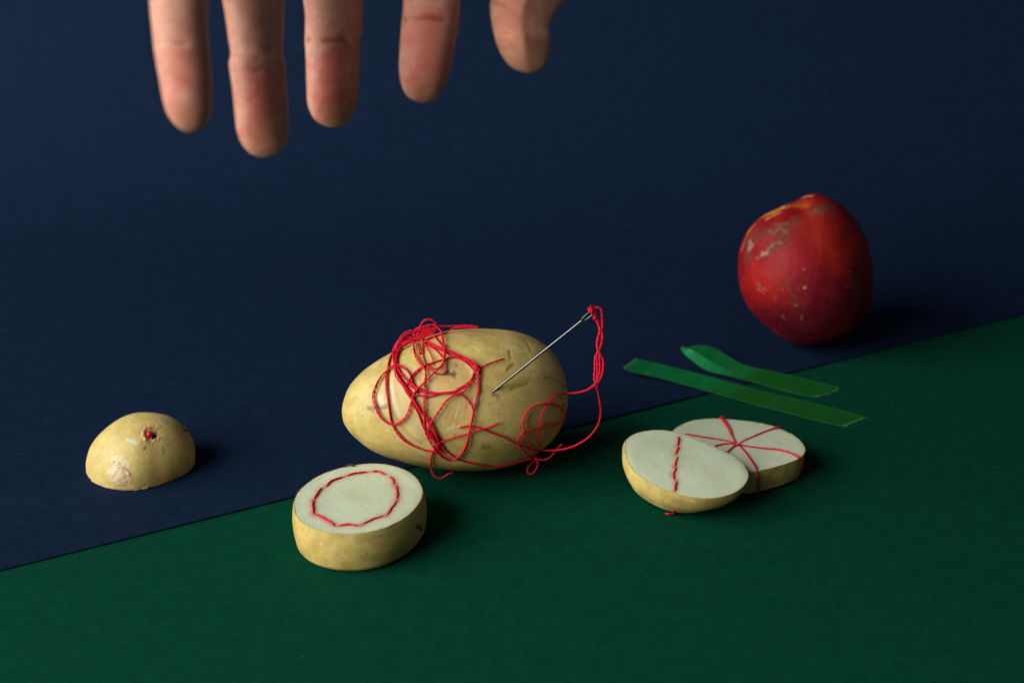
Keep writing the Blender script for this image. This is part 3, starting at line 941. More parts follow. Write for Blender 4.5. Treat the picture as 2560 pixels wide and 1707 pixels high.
def cut_face(name, cont3, n, parent, marks2, nz=60, seed=1.0, dome=0.0003):
    """flesh disc inside a closed 3D contour; marks2: 3D polylines to tint"""
    m = len(cont3)
    cen = cont3.mean(0)
    V = []
    for i in range(nz):
        k = (i + 0.02) / (nz - 1 + 0.02)
        V.append(cen + (cont3 - cen) * min(1, k))
    V = np.vstack(V)
    rr = np.repeat(np.linspace(0, 1, nz), m)
    h = 0.00004 * vnoise(V, 300, seed, 3) + 0.00025 * vnoise(V, 50, seed + 1, 2) - 0.0007 * np.clip((rr - 0.95) / 0.05, 0, 1) ** 2 + dome * (1 - rr ** 2)
    h *= np.clip((1 - rr) * 10, 0.15, 1)
    V = V + n * h[:, None]
    f = grid_faces(nz, m)
    f.append(tuple(range(m)))
    o = orient(mesh(name, V, f, M_FLESH, parent), n)
    c = coords(o.data)
    rgb = np.zeros((len(c), 3)); w = np.zeros(len(c))
    def add(e, colr):
        nonlocal rgb, w
        rgb = rgb * (1 - e[:, None]) + np.array(colr) * e[:, None]
        w = 1 - (1 - w) * (1 - e)
    add(np.clip((rr - 0.90) / 0.10, 0, 1) ** 2 * 0.45 * (0.8 + 0.6 * vnoise(V, 120, seed + 2, 2)).clip(0, 1.3), (0.60, 0.58, 0.30))
    add(np.clip((rr - 0.975) / 0.025, 0, 1) * 0.8, (0.52, 0.36, 0.15))
    for pts, rad, colr, st in marks2:
        d = poly_dist(c, pts) / rad
        d = d * (1 + 0.35 * vnoise(c, 700, seed + 3, 2))
        add(np.exp(-d * d) * st, colr)
    set_tint(o.data, np.clip(rgb / np.maximum(w, 1e-4)[:, None], 0, 1), w)
    return o

def peel(name, rings, parent, spots, seed=1.0, close=True):
    n, m = len(rings), len(rings[0])
    V = np.vstack(rings)
    f = [tuple(reversed(q)) for q in grid_faces(n, m)]
    if close: f.append(tuple((n - 1) * m + j for j in range(m)))
    o = orient(mesh(name, V, f, M_PEEL, parent))
    me = o.data
    nor = vertex_normals(me)
    edge = np.repeat(np.arange(n), m)
    amp = np.clip(edge / 6, 0, 1)
    low = np.clip((V[:, 2] - 0.0012) / 0.003, 0, 1)
    V2 = V + nor * ((0.0004 * vnoise(V, 45, seed, 2) * amp + 0.000015 * vnoise(V, 420, seed + 1, 2)) * low)[:, None]
    jag = np.where(edge < 2, 1.0, 0.0) * 0.00022 * vnoise(V, 700, seed + 2, 2)
    V2[:, 2] += jag
    set_coords(me, V2)
    bv = bvh_of(me)
    apply_marks(me, bv, spots, seed)
    return o, bvh_of(me)

def stitch(a_pts, n, parent, radius=0.00036, name="stitch", ply=2):
    p = catmull(a_pts, 8)
    p = p[0] + (p - p[0]) * 0.91 + (p[-1] - p[0]) * 0.045
    L = np.linalg.norm(np.diff(p, axis=0), axis=1).sum()
    t = np.linspace(0, 1, len(p))
    p = p + n * (0.00030 * np.sin(t * math.pi) ** 0.35 - 0.00022)[:, None]
    ends0, ends1 = p[0] - n * 0.0012, p[-1] - n * 0.0012
    p = np.vstack([ends0[None], p, ends1[None]])
    geo = [strand_geo(p, radius * 0.72, off=(radius * 0.55, k * math.pi + random.random()), pitch2=0.009) for k in range(ply)]
    v, f = join_geo(geo)
    return mesh(name, v, f, M_THREAD, parent)

RED = (0.45, 0.03, 0.03); PINK = (0.60, 0.20, 0.16)
# --- round slice with the circle of stitches
def round_slice():
    zt = SHEET + 0.0166
    n = np.array([0, 0, 1.0])
    cont = RR([(165, 660), (180, 580), (235, 490), (370, 378), (500, 305), (640, 255), (760, 222), (900, 195), (1080, 180), (1250, 190), (1400, 225), (1530, 280), (1630, 365), (1688, 470), (1690, 560), (1650, 650), (1560, 760), (1440, 850), (1280, 930), (1120, 980), (950, 1010), (800, 1018), (650, 1010), (500, 985), (370, 945), (260, 880), (190, 790)])
    c = resample(catmull([on_z(x, y, zt) for x, y in cont], 10, True), 240, True)
    cen = c.mean(0)
    root = empty("potato_slice", (cen[0], cen[1], SHEET))
    tag(root, "round potato slice with a ring of red stitches in its cut face", "potato slice")
    rings = []
    for t in np.linspace(0, 1, 60):
        k = 1 + 0.05 * math.sin(min(1, t * 1.1) * math.pi) + 0.015 * t - 0.07 * max(0, (t - 0.86) / 0.14) ** 2
        r = cen + (c - cen) * k
        sh = np.array([0.0004, -0.0006, 0]) * t
        r = r + sh
        r[:, 2] = zt - (zt - SHEET - 0.0003) * t
        rings.append(r)
    spots = [(RR([(1385, 895)]), 0.0005, -0.0002, BR, 0.7), (RR([(1190, 1045)]), 0.0007, 0, (0.36, 0.22, 0.07), 0.8),
             (RR([(730, 1240), (760, 1210)]), 0.0006, 0, (0.62, 0.52, 0.36), 0.5), (RR([(1635, 930), (1690, 980)]), 0.0008, -0.0006, DK, 0.9, 0.6),
             (RR([(1600, 1040), (1660, 1020)]), 0.0016, 0, (0.46, 0.36, 0.20), 0.6, 0.7), (RR([(1250, 900), (1400, 840), (1550, 740)]), 0.0011, 0, (0.36, 0.33, 0.07), 0.6),
             (RR([(920, 1080), (1100, 1060)]), 0.0016, 0, (0.42, 0.30, 0.08), 0.5, 0.5), (RR([(170, 760), (200, 800)]), 0.0009, 0, (0.56, 0.38, 0.20), 0.6),
             (RR([(1100, 1300), (1300, 1280), (1500, 1180)]), 0.0018, 0, (0.36, 0.32, 0.08), 0.5, 0.5), (RR([(1140, 1360)]), 0.0007, 0, PALE, 0.4)]
    for k in range(24):
        spots.append((RR([(random.uniform(200, 1650), random.uniform(1060, 1380))]), random.uniform(0.00025, 0.0005), 0.0001, random.choice((BR, (0.36, 0.23, 0.08), (0.34, 0.21, 0.07))), 0.35))
    peel("peel", rings, root, spots, 11)
    st = [[(495, 465), (450, 530), (405, 610)], [(392, 612), (390, 690), (402, 775)], [(415, 775), (540, 840), (655, 915)], [(695, 915), (810, 905), (942, 918)], [(975, 905), (1090, 850), (1235, 802)],
          [(1270, 800), (1330, 710), (1395, 620)], [(1395, 615), (1395, 520), (1382, 435)], [(1360, 430), (1345, 380), (1315, 338)], [(1250, 312), (1180, 275), (1100, 272)], [(1035, 280), (900, 297), (790, 325)], [(750, 338), (620, 385), (540, 450)]]
    st3 = [np.array([on_z(x, y, zt + 0.0003) for x, y in RR(q)]) for q in st]
    mk = [(q, 0.0019, PINK, 0.40) for q in st3] + [(q, 0.0008, RED, 0.55) for q in st3]
    mk += [(np.array([on_z(*RR([(965, 690)])[0], zt)]), 0.00045, (0.18, 0.13, 0.03), 0.9), (np.array([on_z(*q, zt) for q in RR([(840, 560), (930, 620)])]), 0.0040, (0.46, 0.53, 0.32), 0.5)]
    cut_face("cut_face", c, n, root, mk, seed=21)
    for q in st3:
        stitch(q, n, root)
    # curled bit of peel on the back edge
    pth = [on_z(x, y, zt + h) for (x, y), h in zip(RR([(755, 232), (800, 205), (860, 195), (890, 205), (850, 215)]), (-0.0003, 0.0003, 0.0007, 0.0004, 0.0))]
    v, f = strand_geo(catmull(pth, 6), 0.00035, sides=6, twist_pitch=0.01)
    mesh("peel_shred", v, f, M_SPROUT, root)
    return root
round_slice()

# --- half piece with a straight line of stitches, leaning on the starred slice
def half_piece():
    tilt = math.radians(13); roll = math.radians(4)
    n = np.array([math.sin(roll), -math.sin(tilt), math.cos(tilt)]); n /= np.linalg.norm(n)
    cont = Q([(185, 415), (195, 385), (260, 335), (370, 297), (530, 279), (700, 294), (870, 338), (1050, 412), (1200, 482), (1350, 560), (1450, 630), (1510, 715), (1530, 775), (1495, 865), (1400, 950), (1250, 1005), (1080, 1027), (900, 1010), (720, 968), (550, 900), (400, 820), (280, 725), (215, 615), (188, 510)])
    cpx = Q([(830, 650)])[0]
    m = 240
    def make(dep):
        p0 = at_depth(*cpx, dep)
        c = resample(catmull([surf_point(p0, n, q) for q in cont], 10, True), m, True)
        cen = c.mean(0)
        D = 0.0165
        ex = np.cross(np.array([0, 1.0, 0]), n); ex /= np.linalg.norm(ex); ey = np.cross(n, ex)
        rings = []
        for t in np.linspace(0, 1, 70):
            a = t * math.pi / 2
            k = max(math.cos(a) ** 0.85, 0.004) * (1 + 0.03 * math.sin(min(1, t * 2.5) * math.pi))
            sh = (-ex * 0.0045 - ey * 0.0020) * math.sin(a) ** 1.3
            rings.append(cen + (c - cen) * k - n * D * math.sin(a) + sh)
        return p0, c, rings
    lo, hi = 0.42, 0.70
    for _ in range(40):
        md = 0.5 * (lo + hi)
        if min(r[:, 2].min() for r in make(md)[2]) > SHEET + 0.0002: lo = md
        else: hi = md
    p0, c, rings = make(lo)
    cen = c.mean(0)
    root = empty("potato_slice", (cen[0], cen[1], SHEET))
    tag(root, "half potato slice with one straight row of red stitches, leaning on another slice", "potato slice")
    spots = [(Q([(205, 470)]), 0.0009, 0, (0.30, 0.16, 0.06), 0.8, 0.7), (Q([(200, 560)]), 0.0012, 0, (0.50, 0.28, 0.08), 0.7), (Q([(740, 1060), (800, 1080)]), 0.0016, 0, (0.38, 0.23, 0.10), 0.6, 0.6),
             (Q([(900, 1100), (1150, 1090)]), 0.0025, 0, (0.38, 0.29, 0.08), 0.5, 0.6), (Q([(640, 1120), (760, 1150)]), 0.0022, 0, (0.46, 0.32, 0.14), 0.5, 0.6)]
    for k in range(20):
        spots.append((Q([(random.uniform(250, 1350), random.uniform(850, 1180))]), random.uniform(0.00025, 0.0005), 0.0001, random.choice((BR, (0.36, 0.23, 0.08), (0.34, 0.21, 0.07))), 0.35))
    _, pb = peel("peel", rings, root, spots, 31)
    off = n * 0.0003
    st = [[(768, 358), (766, 410), (758, 460)], [(765, 470), (752, 515), (735, 553)], [(756, 572), (742, 625), (726, 688)], [(738, 690), (726, 735), (712, 775)], [(716, 770), (712, 800), (722, 826)], [(744, 842), (736, 890), (725, 948)]]
    st3 = [np.array([surf_point(p0, n, q) for q in Q(s)]) + off for s in st]
    mk = [(q, 0.0016, PINK, 0.40) for q in st3] + [(q, 0.0007, RED, 0.45) for q in st3]
    mk += [(np.array([surf_point(p0, n, q) for q in Q([(500, 450), (900, 640), (1200, 800)])]), 0.004, (0.54, 0.57, 0.33), 0.35)]
    cut_face("cut_face", c, n, root, mk, seed=41)
    for q in st3: stitch(q, n, root, 0.00034)
    h = hit(pb, *Q([(712, 1168)])[0])
    hd = depth_of(h[0]) if h else lo
    pts = [h[0] + h[1] * dd for h, dd in ((hit(pb, *Q([q])[0]), o_) for q, o_ in (((716, 1152), -0.0003), ((712, 1168), 0.0005))) if h]
    pts += [on_z(x, y, SHEET + 0.0006) for x, y in Q([(702, 1186), (672, 1197), (622, 1186)])]
    v, f = strand_geo(catmull(pts, 8), 0.00036)
    mesh("thread_end", v, f, M_THREAD, root)
    return c, rings
half_c, half_rings = half_piece()

# --- slice wrapped with a star of thread
def star_slice():
    zt = SHEET + 0.0118
    n = np.array([0, 0, 1.0])
    cont = Q([(702, 298), (722, 270), (770, 238), (850, 198), (950, 171), (1100, 156), (1250, 158), (1400, 171), (1600, 196), (1750, 226), (1900, 277), (2020, 337), (2100, 402), (2144, 472), (2140, 530), (2080, 590), (1950, 645), (1800, 688), (1650, 722), (1530, 738), (1420, 715), (1300, 650), (1150, 560), (1000, 470), (860, 390), (760, 340)])
    c = resample(catmull([on_z(x, y, zt) for x, y in cont], 10, True), 240, True)
    cen = c.mean(0)
    root = empty("potato_slice", (cen[0], cen[1], SHEET))
    tag(root, "potato slice bound with a star of red thread, behind the half slice", "potato slice")
    rings = []
    for t in np.linspace(0, 1, 50):
        k = 1 + 0.02 * math.sin(t * math.pi) - 0.05 * t - 0.06 * max(0, (t - 0.85) / 0.15) ** 2
        r = cen + (c - cen) * k
        r[:, 2] = zt - (zt - SHEET - 0.0003) * t
        rings.append(r)
    spots = [(Q([(1830, 700)]), 0.0006, 0, BR, 0.6), (Q([(1940, 760), (1950, 700)]), 0.0011, 0, (0.34, 0.22, 0.06), 0.6, 0.6), (Q([(1810, 870)]), 0.0010, 0, (0.36, 0.18, 0.06), 0.6, 0.6), (Q([(1730, 800)]), 0.002, 0, (0.36, 0.30, 0.07), 0.5)]
    for k in range(16):
        spots.append((Q([(random.uniform(1560, 2120), random.uniform(740, 950))]), random.uniform(0.00025, 0.0005), 0.0001, random.choice((BR, (0.36, 0.23, 0.08), (0.34, 0.21, 0.07))), 0.35))
    _, pb = peel("peel", rings, root, spots, 51)
    za = zt + 0.0004
    cpt = on_z(*Q([(1405, 442)])[0], za + 0.0003)
    def side_path(q):
        out = []
        for s in q:
            h = hit(pb, *Q([s])[0])
            out.append(h[0] + h[1] * 0.0004 if h else on_z(*Q([s])[0], SHEET + 0.0006))
        return out
    tops = [([(1385, 425), (1350, 360), (1330, 290), (1290, 220), (1250, 165), (1225, 146)], 2, []),
            ([(1430, 430), (1480, 400), (1600, 345), (1720, 295), (1850, 258)], 1, []),
            ([(1440, 445), (1560, 465), (1700, 482), (1850, 495), (1980, 530), (2070, 575)], 1, [(2105, 640), (2100, 720), (2065, 800), (2045, 830)]),
            ([(1430, 455), (1490, 520), (1550, 600), (1610, 690)], 2, [(1632, 770), (1636, 870), (1622, 985)]),
            ([(1385, 430), (1310, 405), (1200, 383), (1050, 360), (900, 335), (840, 325)], 1, []),
            ([(1385, 430), (1300, 432), (1230, 442), (1165, 455)], 1, []),
            ([(1390, 445), (1345, 480), (1300, 520), (1255, 570)], 2, [])]
    mk = []
    for q, ply, sd in tops:
        p = [on_z(x, y, za) for x, y in Q(q)]
        mk.append((np.array(p), 0.0012, PINK, 0.22))
        if not sd and q[-1][1] < 300:           # goes over the back edge and down the far side
            e = p[-1]; o = (e - cen); o[2] = 0; o /= np.linalg.norm(o)
            p[-1] = e + np.array([0, 0, 0.0003])
            p += [e + o * 0.0006 + np.array([0, 0, -0.0012]), e + o * 0.0004 + np.array([0, 0, -0.006]), e - o * 0.0004 + np.array([0, 0, -0.0112])]
        p += side_path(sd)
        path = catmull(p, 8)
        path[:, 2] = np.maximum(path[:, 2], SHEET + 0.0005)
        geo = [strand_geo(path, 0.00040)] if ply == 1 else [strand_geo(path, 0.00030, off=(0.00036, 0.3 + math.pi * k), pitch2=0.5) for k in range(2)]
        v, f = join_geo(geo)
        mesh("thread_spoke", v, f, M_THREAD, root)
    pts = [cpt + np.array([dx, dy, dz]) for dx, dy, dz in ((-0.0018, 0.0008, 0), (-0.0006, -0.0003, 0.0003), (0.0004, -0.0006, 0.0003), (0.0012, 0.0002, 0))]
    v, f = strand_geo(catmull(pts, 8), 0.00048)
    mesh("knot", v, f, M_THREAD, root)
    cut_face("cut_face", c, n, root, mk, seed=61)
star_slice()

# ------------------------------------------------------------------ nectarine
def nectarine():
    out = A([(970, 101), (1080, 133), (1200, 208), (1300, 310), (1380, 430), (1432, 545), (1468, 700), (1484, 860), (1475, 1040), (1430, 1200), (1335, 1345), (1200, 1440), (1000, 1500), (830, 1495), (700, 1455), (580, 1382), (450, 1272), (350, 1150), (290, 1020), (262, 890), (258, 700), (282, 560), (335, 440), (420, 345), (530, 268), (660, 208), (775, 165), (870, 115)])
    cx, cy = A([(880, 810)])[0]
    o = catmull(out, 12, True)
    ang = np.arctan2(-(o[:, 1] - cy), o[:, 0] - cx); rad = np.hypot(o[:, 0] - cx, o[:, 1] - cy)
    i = np.argsort(ang); ang, rad = ang[i], rad[i]
    ang = np.concatenate([ang - 2 * math.pi, ang, ang + 2 * math.pi]); rad = np.tile(rad, 3)
    rm = rad.mean() * 0.98
    n, m = 260, 320
    # poles along the view axis so that the outline is a single ring
    th = np.linspace(0.002, math.pi - 0.002, n)
    ph = np.linspace(0, 2 * math.pi, m, endpoint=False)
    Rp = np.interp(ph, ang, rad)
    def make(dep):
        c = at_depth(cx, cy, dep)
        V = []
        for t in th:
            s = math.sin(t); k = s ** 2
            r = (Rp * k + rm * (1 - k)) * dep / F
            V.append(c + (r * s)[:, None] * (np.cos(ph)[:, None] * R_ + np.sin(ph)[:, None] * UP) - (r * math.cos(t))[:, None] * FW)
        return np.vstack(V), c
    lo, hi = 0.5, 0.9
    for _ in range(40):
        md = 0.5 * (lo + hi)
        if make(md)[0][:, 2].min() > NAVY + 0.0002: lo = md
        else: hi = md
    V, c = make(lo)
    f = [tuple(reversed(q)) for q in grid_faces(n, m)]
    f.append(tuple(range(m))); f.append(tuple(reversed([(n - 1) * m + j for j in range(m)])))
    ob = orient(mesh("nectarine", V, f, M_PEACH))
    me = ob.data
    bv = bvh_of(me)
    nor = vertex_normals(me)
    keep = np.clip((V[:, 2] - NAVY - 0.0002) / 0.006, 0, 1)
    set_coords(me, V + nor * ((0.0005 * vnoise(V, 55, 9, 2) + 0.00008 * vnoise(V, 420, 8, 2)) * keep)[:, None])
    ORG = (0.62, 0.24, 0.035); GR = (0.10, 0.048, 0.034); WH = (0.24, 0.12, 0.072); DKR = (0.12, 0.006, 0.018); RD = (0.42, 0.018, 0.008)
    marks = [
        (A([(900, 380), (1100, 480), (1180, 620)]), 0.010, 0, (0.33, 0.016, 0.005), 0.55, 0.4),
        (A([(380, 860), (480, 920)]), 0.0075, 0, (0.36, 0.009, 0.006), 0.6, 0.4),
        (A([(700, 650), (760, 720)]), 0.0075, 0, (0.30, 0.007, 0.018), 0.6, 0.4),
        (A([(1200, 1150), (1000, 1300), (700, 1330)]), 0.0130, 0, (0.055, 0.003, 0.010), 0.8, 0.4),  # shading of the underside, painted in as a blackish red
        (A([(380, 360), (480, 300), (560, 265), (650, 225)]), 0.0026, -0.0012, ORG, 0.95, 0.35),
        (A([(330, 460), (400, 380), (300, 540), (275, 620)]), 0.0011, 0.0002, (0.50, 0.14, 0.03), 0.8, 0.4),
        (A([(500, 335), (570, 300), (640, 265)]), 0.0005, 0.0008, (0.72, 0.42, 0.17), 0.85, 0.3),
        (A([(660, 212), (675, 222)]), 0.0006, 0.0003, (0.60, 0.44, 0.26), 0.8, 0.5),
        (A([(800, 150), (850, 130), (930, 118)]), 0.0013, 0.0, (0.66, 0.27, 0.05), 0.9, 0.4),
        (A([(780, 172), (860, 165), (940, 150)]), 0.0008, -0.0006, (0.40, 0.05, 0.01), 0.7, 0.4),
        (A([(700, 210), (800, 195), (880, 200)]), 0.0024, 0.0, (0.46, 0.085, 0.012), 0.7, 0.4),
        (A([(380, 480), (470, 460), (600, 450), (720, 380), (770, 350)]), 0.0038, 0, GR, 0.45, 1.1),
        (A([(350, 600), (340, 660)]), 0.0034, 0, (0.085, 0.045, 0.045), 0.6, 1.0),
        (A([(350, 540), (375, 575), (340, 610)]), 0.0010, 0.0001, (0.32, 0.25, 0.19), 0.6, 0.8),
        (A([(560, 600), (640, 560), (680, 470)]), 0.0030, 0, GR, 0.45, 1.1),
        (A([(1040, 210), (970, 250), (1110, 220)]), 0.0034, 0, (0.13, 0.055, 0.03), 0.5, 0.9),
        (A([(965, 240), (980, 255)]), 0.0009, 0, (0.10, 0.09, 0.06), 0.7, 0.7),
        (A([(420, 700), (470, 655), (510, 640), (540, 590), (600, 550), (640, 545)]), 0.0006, 0.0002, WH, 0.7, 1.2),
        (A([(475, 655), (515, 645)]), 0.0010, 0.0002, (0.36, 0.23, 0.14), 0.75, 1.0),
        (A([(530, 440), (590, 460), (640, 400), (690, 460)]), 0.0007, 0.0001, WH, 0.55, 1.3),
        (A([(600, 380), (700, 370)]), 0.0008, 0, WH, 0.4, 1.3),
        (A([(415, 910), (450, 945), (430, 985), (490, 975), (520, 990)]), 0.00045, 0.0001, WH, 0.75, 1.0),
        (A([(440, 975), (490, 1020)]), 0.0004, 0.0001, WH, 0.7, 0.8),
        (A([(867, 970)]), 0.0007, 0.0002, (0.40, 0.27, 0.16), 0.8, 0.5), (A([(858, 796)]), 0.0005, 0.0002, WH, 0.8, 0.4), (A([(797, 985)]), 0.0004, 0.0001, WH, 0.7, 0.5),
        (A([(700, 900), (710, 970)]), 0.0012, 0, GR, 0.3, 1.0), (A([(770, 1040), (790, 1130)]), 0.0016, 0, GR, 0.3, 1.0), (A([(780, 1130)]), 0.0006, 0.0001, WH, 0.6, 0.6),
        (A([(655, 1235), (665, 1245)]), 0.0006, 0.0001, WH, 0.8, 0.7), (A([(725, 1238)]), 0.0004, 0.0001, WH, 0.7, 0.5), (A([(835, 1230), (838, 1270)]), 0.0005, 0.0001, WH, 0.7, 0.6), (A([(800, 1265)]), 0.0004, 0, WH, 0.7), (A([(640, 1338)]), 0.0005, 0, WH, 0.7),
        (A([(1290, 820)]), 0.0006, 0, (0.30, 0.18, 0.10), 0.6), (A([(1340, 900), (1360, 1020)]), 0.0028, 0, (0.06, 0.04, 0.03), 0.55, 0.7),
        (A([(690, 520), (740, 590), (770, 650)]), 0.00025, -0.0003, (0.14, 0.008, 0.01), 0.4, 0.3), (A([(740, 660), (760, 720), (790, 780)]), 0.00022, -0.0003, (0.14, 0.008, 0.01), 0.35, 0.3),
    ]
    for k in range(34):
        x, y = random.choice(((560, 560), (650, 430), (780, 1080), (460, 960), (1000, 240), (850, 900)))
        marks.append((A([(x + random.gauss(0, 75), y + random.gauss(0, 60))]), random.uniform(0.0002, 0.0004), 0, WH, 0.6, 0.5))
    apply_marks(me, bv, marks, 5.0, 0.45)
    tag(ob, "scarred dark red nectarine standing upright on the navy paper", "nectarine")
nectarine()

# ------------------------------------------------------------------ green tape strips
def torn(edge_pts, n):
    return resample(np.array(edge_pts, float), n)

def resample_rows(p, across):                    # straight between the edges and the fold
    h = across // (len(p) - 1)
    out = [p[i] + (p[i + 1] - p[i]) * j / h for i in range(len(p) - 1) for j in range(h)]
    return np.array(out + [p[-1]])

def tape(curves, heights, name_label, stuck0, sections=120, across=40):
    """curves: list of pixel polylines running along the strip (front edge ... back edge); heights: height of each along the strip"""
    rows = []
    for cv, hz in zip(curves, heights):
        q = resample(catmull(cv, 8), sections)
        z = np.interp(np.linspace(0, 1, sections), [h[0] for h in hz], [h[1] for h in hz])
        rows.append(np.array([on_z(x, y, zz) for (x, y), zz in zip(q, z)]))
    rows = np.array(rows)                        # k, sections, 3
    k = len(rows)
    V = []
    for s in range(sections):
        line = resample_rows(rows[:, s], across)
        V.append(line)
    na = len(V[0])
    V = np.array(V)
    # torn ends
    for e, jag in ((0, 0.0014), (-1, 0.0014)):
        d = V[1 if e == 0 else -2] - V[e]
        d /= np.linalg.norm(d, axis=1)[:, None]
        for j in range(na):
            V[e, j] -= d[j] * jag * (noise.noise(Vector((j * 0.61 + 0.3, e * 5.0, len(name_label)))) + 0.8 * noise.noise(Vector((j * 1.37 + 0.21, 3.3, e + 0.4))))
    V = V.reshape(-1, 3)
    f = grid_faces(sections, na, False)
    o = mesh("green_tape", V, f, M_TAPE, smooth=False)
    md = o.modifiers.new("thickness", 'SOLIDIFY'); md.thickness = 0.00012; md.offset = 1.0
    rgb = np.tile(np.array([[0.35, 0.50, 0.33]]), (len(V), 1)); w = np.zeros(len(V))
    ii = np.arange(len(V)); sec, ac = ii // na, ii % na
    stuck = np.clip((sec / sections - stuck0) / 0.18, 0, 1)      # pressed down tape looks darker and yellower
    rgb[:] = (0.012, 0.130, 0.009); w[:] = stuck * 0.75
    edge = (sec == 0) | (sec == sections - 1) | (ac == 0) | (ac == na - 1)
    rgb[edge] = (0.35, 0.50, 0.33)
    w[(sec == 0) | (sec == sections - 1)] = 0.75
    w[(ac == 0) | (ac == na - 1)] = 0.12
    w[((sec == 0) | (sec == sections - 1))] = 0.6
    set_tint(o.data, rgb, w)
    return tag(o, name_label, "tape strip", "green tape strips")

t1u = T([(178, 200), (360, 240), (600, 300), (850, 365), (1130, 440), (1300, 490), (1600, 560), (1900, 630), (2222, 722)])
t1l = T([(68, 285), (150, 318), (400, 375), (600, 430), (850, 500), (1000, 545), (1300, 625), (1600, 700), (1800, 755), (2022, 805)])
hz1 = [(0, 0.0062), (0.08, 0.0045), (0.22, 0.0030), (0.40, NAVY + 0.0012), (0.50, NAVY + 0.0009), (0.62, SHEET + 0.0004), (1, SHEET + 0.0003)]
r1l, r1u = resample(catmull(t1l, 8), 40), resample(catmull(t1u, 8), 40)
tape([r1l, 0.5 * (r1l + r1u), r1u], [hz1, hz1, hz1], "longer straight strip of green tape with torn ends, nearest the slices", 0.33)
t2l = T([(578, 118), (620, 170), (700, 235), (780, 290), (870, 325), (1000, 352), (1200, 402), (1500, 485), (1740, 540)])
t2f = T([(600, 98), (680, 125), (770, 175), (850, 232), (960, 285), (1080, 305), (1250, 340), (1540, 415), (1880, 518)])
t2u = T([(640, 100), (720, 82), (830, 92), (920, 130), (1020, 190), (1110, 240), (1240, 282), (1560, 350), (2003, 462)])
tape([t2l, t2f, t2u],
     [[(0, 0.0042), (0.2, 0.0034), (0.36, 0.0026), (0.5, NAVY + 0.0011), (0.66, NAVY + 0.0006), (0.76, SHEET + 0.0004), (1, SHEET + 0.0003)],
      [(0, 0.0070), (0.15, 0.0064), (0.26, 0.0048), (0.40, 0.0031), (0.5, NAVY + 0.0012), (0.68, NAVY + 0.0006), (0.78, SHEET + 0.0004), (1, SHEET + 0.0003)],
      [(0, 0.0060), (0.15, 0.0058), (0.28, 0.0048), (0.42, 0.0031), (0.54, NAVY + 0.0011), (0.70, NAVY + 0.0006), (0.80, SHEET + 0.0004), (1, SHEET + 0.0003)]],
     "shorter strip of green tape with a curled, folded up left end", 0.36, 160, 40)

# ------------------------------------------------------------------ hand
HD = 0.44
PX = HD / F                                     # metres per pixel at the hand
def hdep(x):                                    # the little finger is nearest to the camera
    return HD + (x - 780) * 0.092 / 640

class Finger:
    def __init__(self, left, right, ext, tip_y, thick=0.92, dz=lambda y: 0.0, facet=0.0):
        self.facet = facet
        l, r = catmull(left, 8), catmull(right, 8)
        y0 = max(l[0][1], r[0][1]) + 0.01
        ys = np.concatenate([np.linspace(0, tip_y - 60, 46), tip_y - 60 * (1 - np.sin(np.linspace(0, math.pi / 2, 26)[1:]))])
        xl = np.interp(ys, np.maximum.accumulate(l[:, 1]), l[:, 0]); xr = np.interp(ys, np.maximum.accumulate(r[:, 1]), r[:, 0])
        cx, hw = 0.5 * (xl + xr), np.maximum(0.5 * (xr - xl), 0.6)
        c0, h0 = cx[0], hw[0]
        st = [(x, y, w) for x, y, w in ext] + [(c0, 0, h0)]
        e = catmull(st, 10)[:-1]
        self.x = np.concatenate([e[:, 0], cx]); self.y = np.concatenate([e[:, 1], ys]); self.w = np.concatenate([e[:, 2], hw])
        self.thick, self.dz, self.tip = thick, dz, tip_y
        xs_, ys_ = self.x, self.y
        self.D = lambda y: hdep(np.interp(y, [-700, 0], [xs_[0], c0]))
    def ring(self, x, y, w, th, k=1.0):
        d = self.dz(y)
        # the pad side is a little flatter, the tip thins towards the nail
        tipf = np.clip((self.tip - y) / 75.0, 0.0, 1.0) ** 0.5
        c, s = np.cos(th), np.sin(th)
        dep = w * self.thick * (0.55 + 0.45 * tipf) if self.tip - y < 75 else w * self.thick
        if self.facet:                          # the side that carries the nail is flatter
            fl = (c > 0.05) & (s < 0)
            s = np.where(fl, s * (1 - self.facet) - self.facet * (1 - c) * 0.95, s)
        c = np.sign(c) * np.abs(c) ** 0.93; s = np.sign(s) * np.abs(s) ** 0.93
        D = self.D(y) + d
        px = D / F
        return at_depth(x, y, D) + (w * k * c)[:, None] * px * R_ + (dep * k * s * px)[:, None] * FW
    def geo(self, m=40):
        th = np.linspace(0, 2 * math.pi, m, endpoint=False)
        V = np.vstack([self.ring(x, y, w, th) for x, y, w in zip(self.x, self.y, self.w)])
        n = len(self.x)
        f = grid_faces(n, m)
        f.append(tuple(reversed(range(m)))); f.append(tuple((n - 1) * m + j for j in range(m)))
        return V, f
    def nail(self, a0, ya, yb, spread=0.95):
        ys = np.linspace(ya, yb, 16)
        V = []
        for i, y in enumerate(ys):
            x = np.interp(y, self.y, self.x); w = np.interp(y, self.y, self.w)
            e = math.sin(math.pi * (0.18 + 0.64 * i / 15)) ** 0.5
            V.append(self.ring(x, y, w, a0 + np.linspace(-spread, spread, 14) * e, 1.02))
        V = np.vstack(V)
        return V, grid_faces(16, 14, False)

